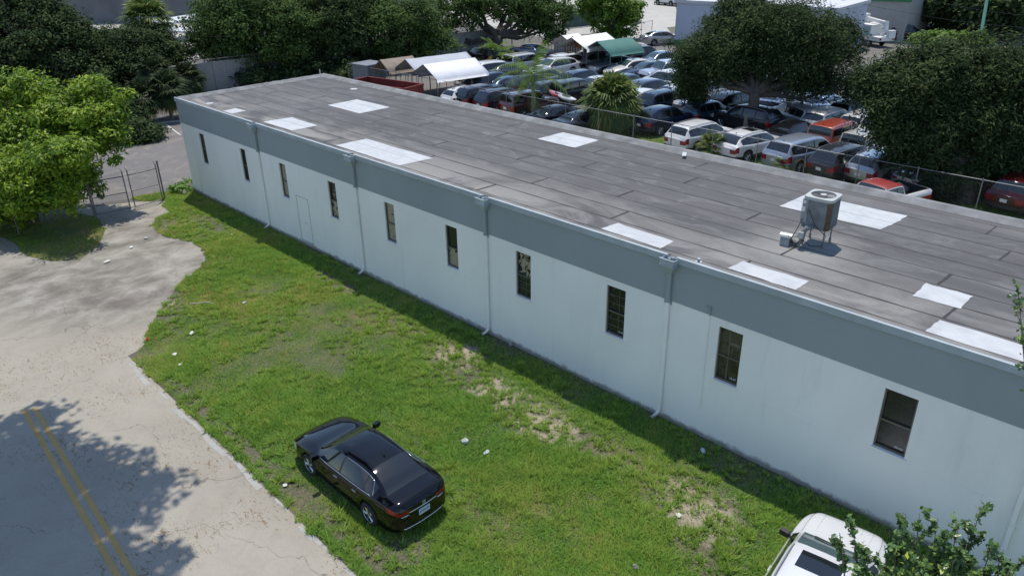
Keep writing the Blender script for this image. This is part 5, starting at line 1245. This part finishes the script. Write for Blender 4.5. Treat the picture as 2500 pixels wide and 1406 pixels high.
for (u, v, lb) in ((403, 487, 'grey gate post at the right end of the double gate'), (232, 530, 'grey gate post at the left end of the double gate in shade')):
    q = G(u, v); t = thing('gate_post', tuple(q), 0, lb, 'post'); mb = MB(); mb.tube([(0, 0, -.1), (0, 0, 2.25)], .045, 10); mb.build('pipe', M['galvd'], t); mb = MB(); mb.tube([(0, 0, 2.25), (0, 0, 2.3)], .055, 10); mb.build('cap', M['galvd'], t)
q = G(47, 572); t = thing('fence_post', tuple(q), 0, 'bare grey fence post in shade at the left edge of the lawn patch', 'post'); mb = MB(); mb.tube([(0, 0, -.1), (0, 0, 2.0)], .035, 10); mb.build('pipe', M['galvd'], t)
chain_fence('chain_link_fence', G(47, 572), G(-60, 540), 1.9, 'fence section running left under the bright tree', mat='galvd', sp=.12)
a = G(386, 303); b = G(452, 297); t = thing('parking_kerb', tuple((a+b)/2), math.atan2(b[1]-a[1], b[0]-a[0]), 'pale concrete kerb at the far end of the parking area', 'kerb'); mb = MB(); L = np.linalg.norm(b-a)+1; mb.box((0, 0, .07), (L, .16, .14)); mb.build('kerb_stone', M['concrete'], t, bevel=.02)

# ================================================================ canopies
def fabric(name, c, rough=.7, var=.06): return simple(name, c, rough, var=var, scale=1.5)
M['tarpw'] = fabric('white tarp', (.66, .66, .70)); M['tarpc'] = fabric('cream tarp', (.74, .72, .68)); M['tarpg'] = fabric('green tarp', (.035, .135, .115)); M['tarpt'] = fabric('tan tarp', (.20, .16, .125), .8, .25); M['tarpb'] = fabric('grey tarp', (.36, .38, .42))
def canopy(name, ridge0, ridge1, half, zr, ze, mat, lab, drop=.28, poles=3, sag=.06):
    a = np.array(ridge0[:2]); b = np.array(ridge1[:2]); d = b-a; L = np.linalg.norm(d); t = thing(name, (a[0], a[1], 0), math.atan2(d[1], d[0]), lab, 'canopy')
    mb = MB(); n = 14; V = []; th = .012
    for i in range(n+1):
        x = L*i/n; sg = sag*math.sin(math.pi*((i*poles/n) % 1.0))
        sec = [(-half-.03, ze-drop), (-half, ze-sg*.3), (-half*.5, (ze+zr)/2-sg), (0, zr-sg*.4), (half*.5, (ze+zr)/2-sg), (half, ze-sg*.3), (half+.03, ze-drop)]
        V += [(x, y, z) for y, z in sec]+[(x, y*.995, z-th) for y, z in sec]
    Fs = []
    for i in range(n):
        for k in range(6):
            o = i*14; Fs.append((o+k, o+14+k, o+15+k, o+1+k)[::-1]); Fs.append((o+7+k, o+21+k, o+22+k, o+8+k))
        for k in (0, 6): o = i*14+k; Fs.append((o, o+7, o+21, o+14))
    for k in range(6): Fs.append((k, k+1, k+8, k+7)); o = n*14+k; Fs.append((o, o+7, o+8, o+1))
    mb.add(V, Fs); mb.build('tarp', M[mat], t, True)
    for i in range(poles+1):
        x = .05+(L-.1)*i/poles
        for s in (-1, 1): mb = MB(); mb.tube([(x, s*(half-.04), 0), (x, s*(half-.04), ze-.05)], .03, 8); mb.build('pole', M['galv'], t)
        mb = MB(); mb.tube([(x, -half+.04, ze-.05), (x, 0, zr-.1), (x, half-.04, ze-.05)], .022, 6); mb.build('rafter', M['galv'], t)
    return t
canopy('canopy', (-8.8, 24.9), (-8.0, 30.2), 2.15, 3.25, 2.25, 'tarpw', 'bright white gabled canopy nearest to the roof edge')
canopy('canopy', (-11.9, 25.4), (-10.9, 31.8), 2.1, 3.3, 2.3, 'tarpb', 'greyish white canopy in tree shade behind the bright white one')
canopy('canopy', (-15.6, 25.3), (-15.2, 28.8), 1.5, 2.9, 2.0, 'tarpt', 'small tan weathered canopy beside the grey shed')
canopy('canopy', G(1457, 101, 3.3), G(1541, 91, 3.3), 2.1, 3.3, 2.3, 'tarpg', 'green gabled canopy over parked vehicles')
canopy('canopy', G(1395, 92, 3.4), G(1480, 79.5, 3.4), 2.2, 3.4, 2.4, 'tarpc', 'cream white gabled canopy left of the green one')
canopy('canopy', G(1372, 87, 3.2), G(1412, 81, 3.2), 1.6, 3.2, 2.4, 'tarpw', 'small bluish white canopy behind the cream white one')
M['wood'] = simple('weathered wood', (.11, .085, .065), .9, var=.3, scale=5); M['orange'] = simple('orange brown panel', (.33, .10, .035), .8, var=.3); M['shed'] = simple('blue grey sheet metal', (.16, .18, .21), .6, var=.2)
q = G(905, 195); t = thing('shed', (-18.2, 25.8, 0), R(5), 'small blue grey metal shed at the left end of the canopies', 'shed'); mb = MB(); mb.box((0, 0, 1.1), (2.2, 2.2, 2.2))
for k in range(11): mb.box((-1.0+.2*k, -1.11, 1.1), (.03, .03, 2.1)); mb.box((1.11, -1+.2*k, 1.1), (.03, .03, 2.1))
mb.build('wall', M['shed'], t); mb = MB(); mb.box((0, 0, 2.25), (2.4, 2.4, .1)); mb.build('roof', M['shed'], t)
a = G(1352, 138); b = G(1425, 135); t = thing('board_fence', (a[0], a[1], 0), math.atan2(b[1]-a[1], b[0]-a[0]), 'weathered board fence under the cream white canopy', 'fence'); L = np.linalg.norm(b-a)
for k in range(int(L/.3)): mb = MB(); mb.box((.15+.3*k, 0, 1.0+.03*(k % 3)), (.27, .03, 2.0)); mb.build('board', M['wood'] if k > 3 else M['shed'], t)
mb = MB(); mb.box((L/2, .03, 1.6), (L, .05, .1)); mb.build('rail', M['wood'], t)
a = G(1400, 108, 2.4); t = thing('gable_panel', (a[0]-.3, a[1]+.2, 1.6), R(-15), 'orange brown panel closing the front of the cream white canopy', 'panel'); mb = MB(); mb.add([(-1.9, 0, .5), (1.9, 0, .5), (0, 0, 1.55), (-1.9, .04, .5), (1.9, .04, .5), (0, .04, 1.55)], [(0, 1, 2), (5, 4, 3), (0, 3, 4, 1), (1, 4, 5, 2), (2, 5, 3, 0)]); mb.build('board', M['orange'], t)
# open red container
M['cred'] = simple('rusty red container', (.16, .022, .016), .7, var=.4, scale=2)
t = thing('red_container', (-10.4, 21.9, 0), R(9), 'open topped rusty red dumpster close behind the roof edge', 'dumpster')
for (c, s_) in (((0, 1.2, .95), (6.6, .08, 1.9)), ((0, -1.2, .95), (6.6, .08, 1.9)), ((3.26, 0, .95), (.08, 2.32, 1.9)), ((-3.26, 0, .95), (.08, 2.32, 1.9))): mb = MB(); mb.box(c, s_); mb.build('side_wall', M['cred'], t)
mb = MB(); mb.box((0, 0, .1), (6.4, 2.3, .1)); mb.build('floor', M['cred'], t)
mb = MB()
for (c, s_) in (((0, 1.2, 1.93), (6.7, .14, .1)), ((0, -1.2, 1.93), (6.7, .14, .1)), ((3.28, 0, 1.93), (.14, 2.5, .1)), ((-3.28, 0, 1.93), (.14, 2.5, .1))): mb.box(c, s_)
for k in range(7): mb.box((-3+k, -1.27, .95), (.1, .1, 1.85))
mb.build('rim', M['cred'], t)
# kayaks
def kayak(lab, c, pos, rz, mat2=None, L=3.4, W_=.42, tilt=0):
    t = thing('kayak', pos, rz, lab, 'kayak'); mb = MB(); n = 20; m_ = 10; V = []
    for i in range(n+1):
        u = -1+2*i/n; wd = W_*max(0, 1-abs(u)**2.4)+.01; hh = .17*max(.05, 1-abs(u)**3); rise = .16*abs(u)**3
        for k in range(m_): a = 2*math.pi*k/m_; V.append((u*L/2, wd*math.cos(a), hh*math.sin(a)+rise))
    Fs = [(i*m_+k, (i+1)*m_+k, (i+1)*m_+(k+1) % m_, i*m_+(k+1) % m_) for i in range(n) for k in range(m_)]
    mb.add(V, Fs); mb.build('hull', paint('kayak plastic', c, 0, .4), t, True)
    mb = MB(); mb.tube([(.55*math.cos(a)*1.1, .23*math.sin(a), .175) for a in np.linspace(0, 2*math.pi, 21)], .02, 6, cap=False); mb.box((0, 0, .165), (.8, .3, .02)); mb.build('cockpit', M['plastic'], t); return t
p = G(1378, 247, 1.5); kayak('white kayak resting on the roof of a car in front of the tall palm', (.62, .60, .57), (p[0]+.2, p[1], 1.78), R(-22))
p = G(1358, 243, 1.5); kayak('red kayak beside the white one behind the tall palm trunk', (.42, .03, .03), (p[0], p[1]+.4, 1.76), R(-18))
p = G(1296, 190); t = thing('storage_bin', tuple(G(1322, 196)), R(75), 'bright blue plastic bin under the tall palm fronds', 'bin'); mb = MB(); mb.box((0, 0, .45), (1.2, .8, .9)); M['blue'] = simple('blue plastic', (.01, .09, .42), .5, var=.1); mb.build('bin_body', M['blue'], t, bevel=.05); mb = MB(); mb.box((0, 0, .93), (1.28, .88, .06)); mb.build('lid', M['blue'], t, bevel=.02)
q = G(1099, 243); t = thing('trash_barrel', tuple(q), 0, 'dark round barrel beside the white compact hatchback', 'barrel'); mb = MB(); mb.tube([(0, 0, 0), (0, 0, .3), (0, 0, .6), (0, 0, .95)], [.3, .31, .33, .35], 16); mb.build('drum', M['galvd'], t, True); mb = MB(); mb.tube([(.35*math.cos(a), .35*math.sin(a), .95) for a in np.linspace(0, 2*math.pi, 21)], .02, 6, cap=False); mb.build('rim', M['galv'], t)
q = (17.9, 34.0, 0); t = thing('leaning_board', (17.6, 33.7, 0), R(20), 'pale board leaning on the big oak trunk', 'board'); mb = MB(); mb.box((0, -.35, .9), (1.0, .04, 1.1), 0, tilt=(-.2, 0)); mb.build('panel', M['tarpt'], t); mb = MB(); mb.box((-.3, -.45, .3), (.06, .06, .7)); mb.box((.3, -.45, .3), (.06, .06, .7)); mb.build('leg', M['wood'], t)
t = thing('wooden_pallet', (19.6, 24.7, 0), R(4), 'dark slatted pallet lying behind the fence by the white crossover', 'pallet')
for k in range(9): mb = MB(); mb.box((-.9+.22*k, 0, .15), (.12, 1.1, .03)); mb.build('slat', M['wood'], t)
mb = MB(); mb.box((0, .45, .08), (1.95, .09, .1)); mb.box((0, -.45, .08), (1.95, .09, .1)); mb.build('bearer', M['wood'], t)

# ================================================================ background buildings and street
def bldg(name, corners, h, wmat, rmat, lab, zb=0, over=.3, win=()):
    t = thing(name, (corners[0][0], corners[0][1], 0), 0, lab, 'building'); c0 = np.array(corners[0][:2]); P = [tuple(np.array(c[:2])-c0) for c in corners]
    mb = MB(); mb.prism(P, -.2, h); mb.build('wall', wmat, t); c = np.mean(P, 0); Q = [tuple(c+(np.array(p)-c)*(1+over/max(3, np.linalg.norm(np.array(p)-c)))) for p in P]
    mb = MB(); mb.prism(Q, h+.002, h+.35); mb.build('roof', rmat, t); return t
M['pblue'] = stucco('pale blue stucco', (.44, .47, .55)); M['gwall'] = simple('grey block wall', (.13, .135, .145), .85, var=.15, scale=.4); M['wroof'] = simple('white membrane roof', (.5, .51, .54), .7, var=.12, scale=.3); M['gtrim'] = simple('green trim', (.02, .16, .06), .5, var=.1)
a = G(1645, 112); tl = G(1646, 13)
rd = np.array([.86, -.5]); bd = np.array([.5, .86])
ax = np.array([a[0], a[1]]); v1 = np.array([1., .10])/1.005; v2 = np.array([-.10, 1.])/1.005
hb = 5.0
t = bldg('pale_blue_building', [ax, ax+v1*19, ax+v1*19+v2*11, ax+v2*11], hb, M['pblue'], M['wroof'], 'plain pale blue building with a green base stripe behind the big oak')
mb = MB(); mb.box((9.5, .93, .45), (19.1, .06, .55), math.atan2(.1, 1)); mb.build('base_stripe', M['gtrim'], t)
mb = MB(); mb.box((.3, .6, 5.6), (1.4, 1.2, .5), .1); mb.build('roof_unit', M['wroof'], t)
c = G(2040, 45)
t = bldg('green_trimmed_building', [(-2, 83), (9, 86), (7, 100), (-5, 97)], 5.2, M['concrete'], M['wroof'], 'low building with a green fascia at the top behind the big oak'); mb = MB(); mb.box((5.5, 1.35, 5.1), (12, .3, .8), math.atan2(3, 11)); mb.build('fascia', M['gtrim'], t)
bldg('grey_shed', [(8, 100), (32, 96), (34, 106), (10, 110)], 3.6, simple('dull grey cladding', (.16, .17, .19), .8, var=.15, scale=.5), M['gwall'], 'dull grey shed under the dark trees at the top right')
# left: long grey building with white roof edge, and low white roofs
a = G(70, 62); b = G(560, 52)
d_ = (b-a)[:2]; d_ /= np.linalg.norm(d_); n_ = np.array([-d_[1], d_[0]])
if n_ @ (a[:2]-CAMP[:2]) < 0: n_ = -n_
A0 = a[:2]-d_*25; B0 = b[:2]+d_*30
bldg('long_grey_building', [A0, B0, B0+n_*30, A0+n_*30], 4.6, M['gwall'], M['wroof'], 'long dark grey building with a white roof edge at the top left', over=1.2)
for i, (u, v, w_, l_, hh, rz, lb) in enumerate(((475, 90, 5, 13, 2.6, 25, 'low white flat roof seen between the top left trees'), (500, 118, 4, 7, 2.4, 25, 'second low pale roof right below the other one'), (420, 118, 3, 5, 2.2, 25, 'small white roofed vehicle shelter behind the fan palm'))):
    q = G(u, v); t = thing('carport', tuple(q), R(rz), lb, 'carport'); mb = MB(); mb.box((0, 0, hh), (w_, l_, .2)); mb.build('roof', M['wroof'], t)
    for sx in (-1, 1):
        for sy in (-1, 1): mb = MB(); mb.box((sx*(w_/2-.2), sy*(l_/2-.2), hh/2-.06), (.14, .14, hh-.12)); mb.build('post', M['galv'], t)
# green pole with wires
q = G(2384, 150); t = thing('utility_pole', tuple(q), 0, 'pale green pole leaning slightly at the top right', 'pole'); e = AT(2420, -60, depth_of(q)); M['gpole'] = simple('green pole paint', (.13, .30, .22), .6, var=.15)
mb = MB(); mb.tube([(0, 0, 0), tuple(np.array(e)-q)], [.17, .15], 10); mb.build('shaft', M['gpole'], t); mb = MB(); mb.box((0, 0, .15), (.5, .5, .3)); mb.build('base', M['concrete'], t)
for (u0, v0, u1, v1, lb) in ((2270, 0, 2640, 40, 'upper thin overhead wire at the top right'), (2100, 10, 2640, 75, 'lower thin overhead wire at the top right')):
    A = AT(u0, v0, 88); Z = AT(u1, v1, 88); t = thing('power_line', tuple(A), 0, lb, 'wire'); mb = MB(); mb.tube([tuple((Z-A)*s+np.array([0, 0, -.6*math.sin(math.pi*s)])) for s in np.linspace(-.6, 1, 12)], .018, 4); mb.build('cable', M['plastic'], t)
# service bucket truck
q = G(2130, 112); TR = thing('service_truck', (q[0], q[1], 0), R(-28), 'white service truck with light blue side box and folded boom', 'truck'); wt = M['white']; M['ltb'] = simple('pale blue door', (.22, .36, .42), .5, var=.1)
mb = MB(); mb.box((0, 0, 1.0), (4.2, 2.2, .5)); mb.build('chassis_body', wt, TR, bevel=.05)
mb = MB(); mb.box((-.7, 0, 1.85), (2.4, 2.15, 1.25)); mb.build('side_box', wt, TR, bevel=.04); mb = MB(); mb.box((-.7, -1.085, 1.82), (2.0, .02, 1.0)); mb.build('panel_door', M['ltb'], TR)
mb = MB(); mb.box((-3.2, 0, 1.5), (2.0, 2.1, 1.5)); mb.prism([(-4.6, -.95), (-4.2, -.95), (-4.2, .95), (-4.6, .95)], .7, 1.3); mb.build('cab', wt, TR, bevel=.12); mb = MB(); mb.box((-3.4, -1.06, 1.85), (1.1, .02, .5)); mb.build('cab_window', M['glass'], TR)
mb = MB(); mb.tube([(1.3, 0, 1.2), (1.3, 0, 2.3)], .25, 10); mb.box((-.3, .1, 2.85), (3.6, .35, .4), 0, tilt=(0, .08)); mb.box((1.5, .1, 2.3), (.4, .5, 1.3), 0, tilt=(0, -.15)); mb.build('boom', wt, TR, bevel=.03)
mb = MB(); mb.box((-2.2, .1, 3.0), (.8, .8, 1.0)); mb.build('bucket', wt, TR, bevel=.06); mb = MB(); mb.box((2.0, .6, 1.5), (.5, .9, .9)); mb.build('tool_locker', wt, TR)
tm, rm = wheel_mesh(.42, .24)
for x in (-3.1, .4):
    for s in (-1, 1): w = link(tm, 'wheel', TR, (x, s*.95, .42), (0, 0, 0 if s > 0 else math.pi)); link(rm, 'rim', w)
for y in (-.9, .9): mb = MB(); mb.box((2.12, y, 1.0), (.05, .25, .25)); mb.build('tail_light', M['red'], TR)
# yard details: bollards and a parked white car are in the pale yard
for i, (u, v) in enumerate(((1598, 12), (1562, 14))):
    q = G(u, v); t = thing('bollard', tuple(q), 0, ['yellow bollard left of the white car in the pale yard', 'yellow bollard farther left in the pale yard'][i], 'bollard'); mb = MB(); mb.tube([(0, 0, 0), (0, 0, 1.1), (0, 0, 1.18)], [.12, .12, .05], 10); mb.build('post', simple('yellow paint', (.5, .38, .05), .6, var=.1), t); mb = MB(); mb.tube([(0, 0, .85), (0, 0, .95)], .125, 10); mb.build('band', M['plastic'], t)

# ================================================================ litter and small things on the ground
def scrap(name, u, v, size, lab, mat, cat='litter', seed=0, flat=.25, el=1.):
    r = np.random.default_rng(seed+500); q = G(u, v); t = None; n = 9; V = []; 
    ring = [(size*.75*(.6+.6*r.random())*math.cos(2*math.pi*k/n)*el, size*.75*(.6+.6*r.random())*math.sin(2*math.pi*k/n)) for k in range(n)]
    V = [(x, y, .03+size*flat*r.random()) for x, y in ring]+[(x*.9, y*.9, .015) for x, y in ring]+[(0, 0, .04+size*flat*1.6), (0, 0, .01)]
    Fs = [(k, (k+1) % n, 2*n) for k in range(n)]+[(n+(k+1) % n, n+k, 2*n+1) for k in range(n)]+[(k, n+k, n+(k+1) % n, (k+1) % n) for k in range(n)]
    mb = MB(); mb.add(V, Fs); o = mb.build(name, mat); o.location = (q[0], q[1], .03); o.rotation_euler = (0, 0, r.random()*6); return tag(o, lab, cat)
M['paper'] = simple('crumpled paper', (.68, .67, .64), .8, var=.15); M['rock'] = simple('limestone', (.30, .28, .25), .9, var=.3, scale=8, bump=.5); M['clearp'] = simple('pale plastic film', (.42, .47, .5), .3, var=.2); M['redp'] = simple('red plastic', (.5, .02, .02), .4, var=.1)
scrap('paper_scrap', 1137, 1083, .15, 'crumpled paper bag on the grass above the black sedan', M['paper'], seed=1, flat=.7)
scrap('paper_scrap', 1188, 1107, .10, 'pale film scrap right of the crumpled paper bag', M['clearp'], seed=2, flat=.1, el=2)
scrap('paper_scrap', 427, 868, .13, 'white paper on the lawn near its left corner', M['paper'], seed=3)
scrap('paper_scrap', 440, 893, .09, 'smaller white paper just below the other near the lawn corner', M['paper'], seed=4)
scrap('paper_scrap', 469, 816, .11, 'flat white scrap on the left lawn', M['paper'], seed=5, el=1.6)
_q = G(492, 742, .06); mb = MB(); mb.tube([(-.5, .1, 0), (-.15, 0, .03), (.2, .05, .05), (.55, -.1, .02)], [.02, .03, .025, .012], 6); _o = mb.build('dead_branch', simple('bleached wood', (.38, .34, .28), .8, var=.2)); _o.location = _q; _o.rotation_euler = (0, 0, .9); tag(_o, 'pale dry branch on the lawn beside the dark dirt', 'stick')
scrap('paper_scrap', 597, 742, .10, 'grey white scrap in the middle of the left lawn', M['clearp'], seed=7, el=1.5)
scrap('paper_scrap', 697, 1188, .09, 'white pebble like scrap at the road edge left of the sedan', M['paper'], seed=8)
scrap('plastic_bottle', 1716, 1104, .10, 'clear plastic bottle on the shaded grass near the wall', M['clearp'], seed=9, el=2.2, flat=.6)
scrap('paper_scrap', 1656, 1262, .10, 'white scrap on the grass left of the silver car', M['paper'], seed=10, el=1.3)
scrap('paper_scrap', 1552, 1390, .10, 'beige paper ball on the grass at the bottom edge', M['rock'], seed=11, flat=.8)
scrap('paper_scrap', 356, 583, .14, 'pale paper plate on the drive near the gate', M['clearp'], seed=12, flat=.1)
scrap('paper_scrap', 321, 606, .12, 'white paper on the drive left of the paper plate', M['paper'], seed=13, el=1.5)
scrap('paper_scrap', 262, 641, .12, 'white strip on the drive beside the shaded lawn patch', M['paper'], seed=14, el=2)
scrap('paper_scrap', 566, 575, .08, 'tiny white scrap on the lawn near the far wall', M['paper'], seed=15)
scrap('red_cup', 361, 832, .10, 'small red cup at the corner of drive and lawn', M['redp'], seed=16, flat=.6)
scrap('limestone_rock', 1248, 845, .14, 'pale broken stone at the foot of the wall', M['rock'], seed=17, flat=.6)
scrap('limestone_rock', 466, 462, .28, 'grey rubble stone at the building corner', M['rock'], seed=18, flat=.9)
scrap('limestone_rock', 452, 476, .22, 'second grey rubble stone below the weed clump', M['rock'], seed=19, flat=.8)
scrap('paper_scrap', 709, 628, .08, 'tiny beige scrap at the edge of the wall shadow', M['rock'], seed=20)
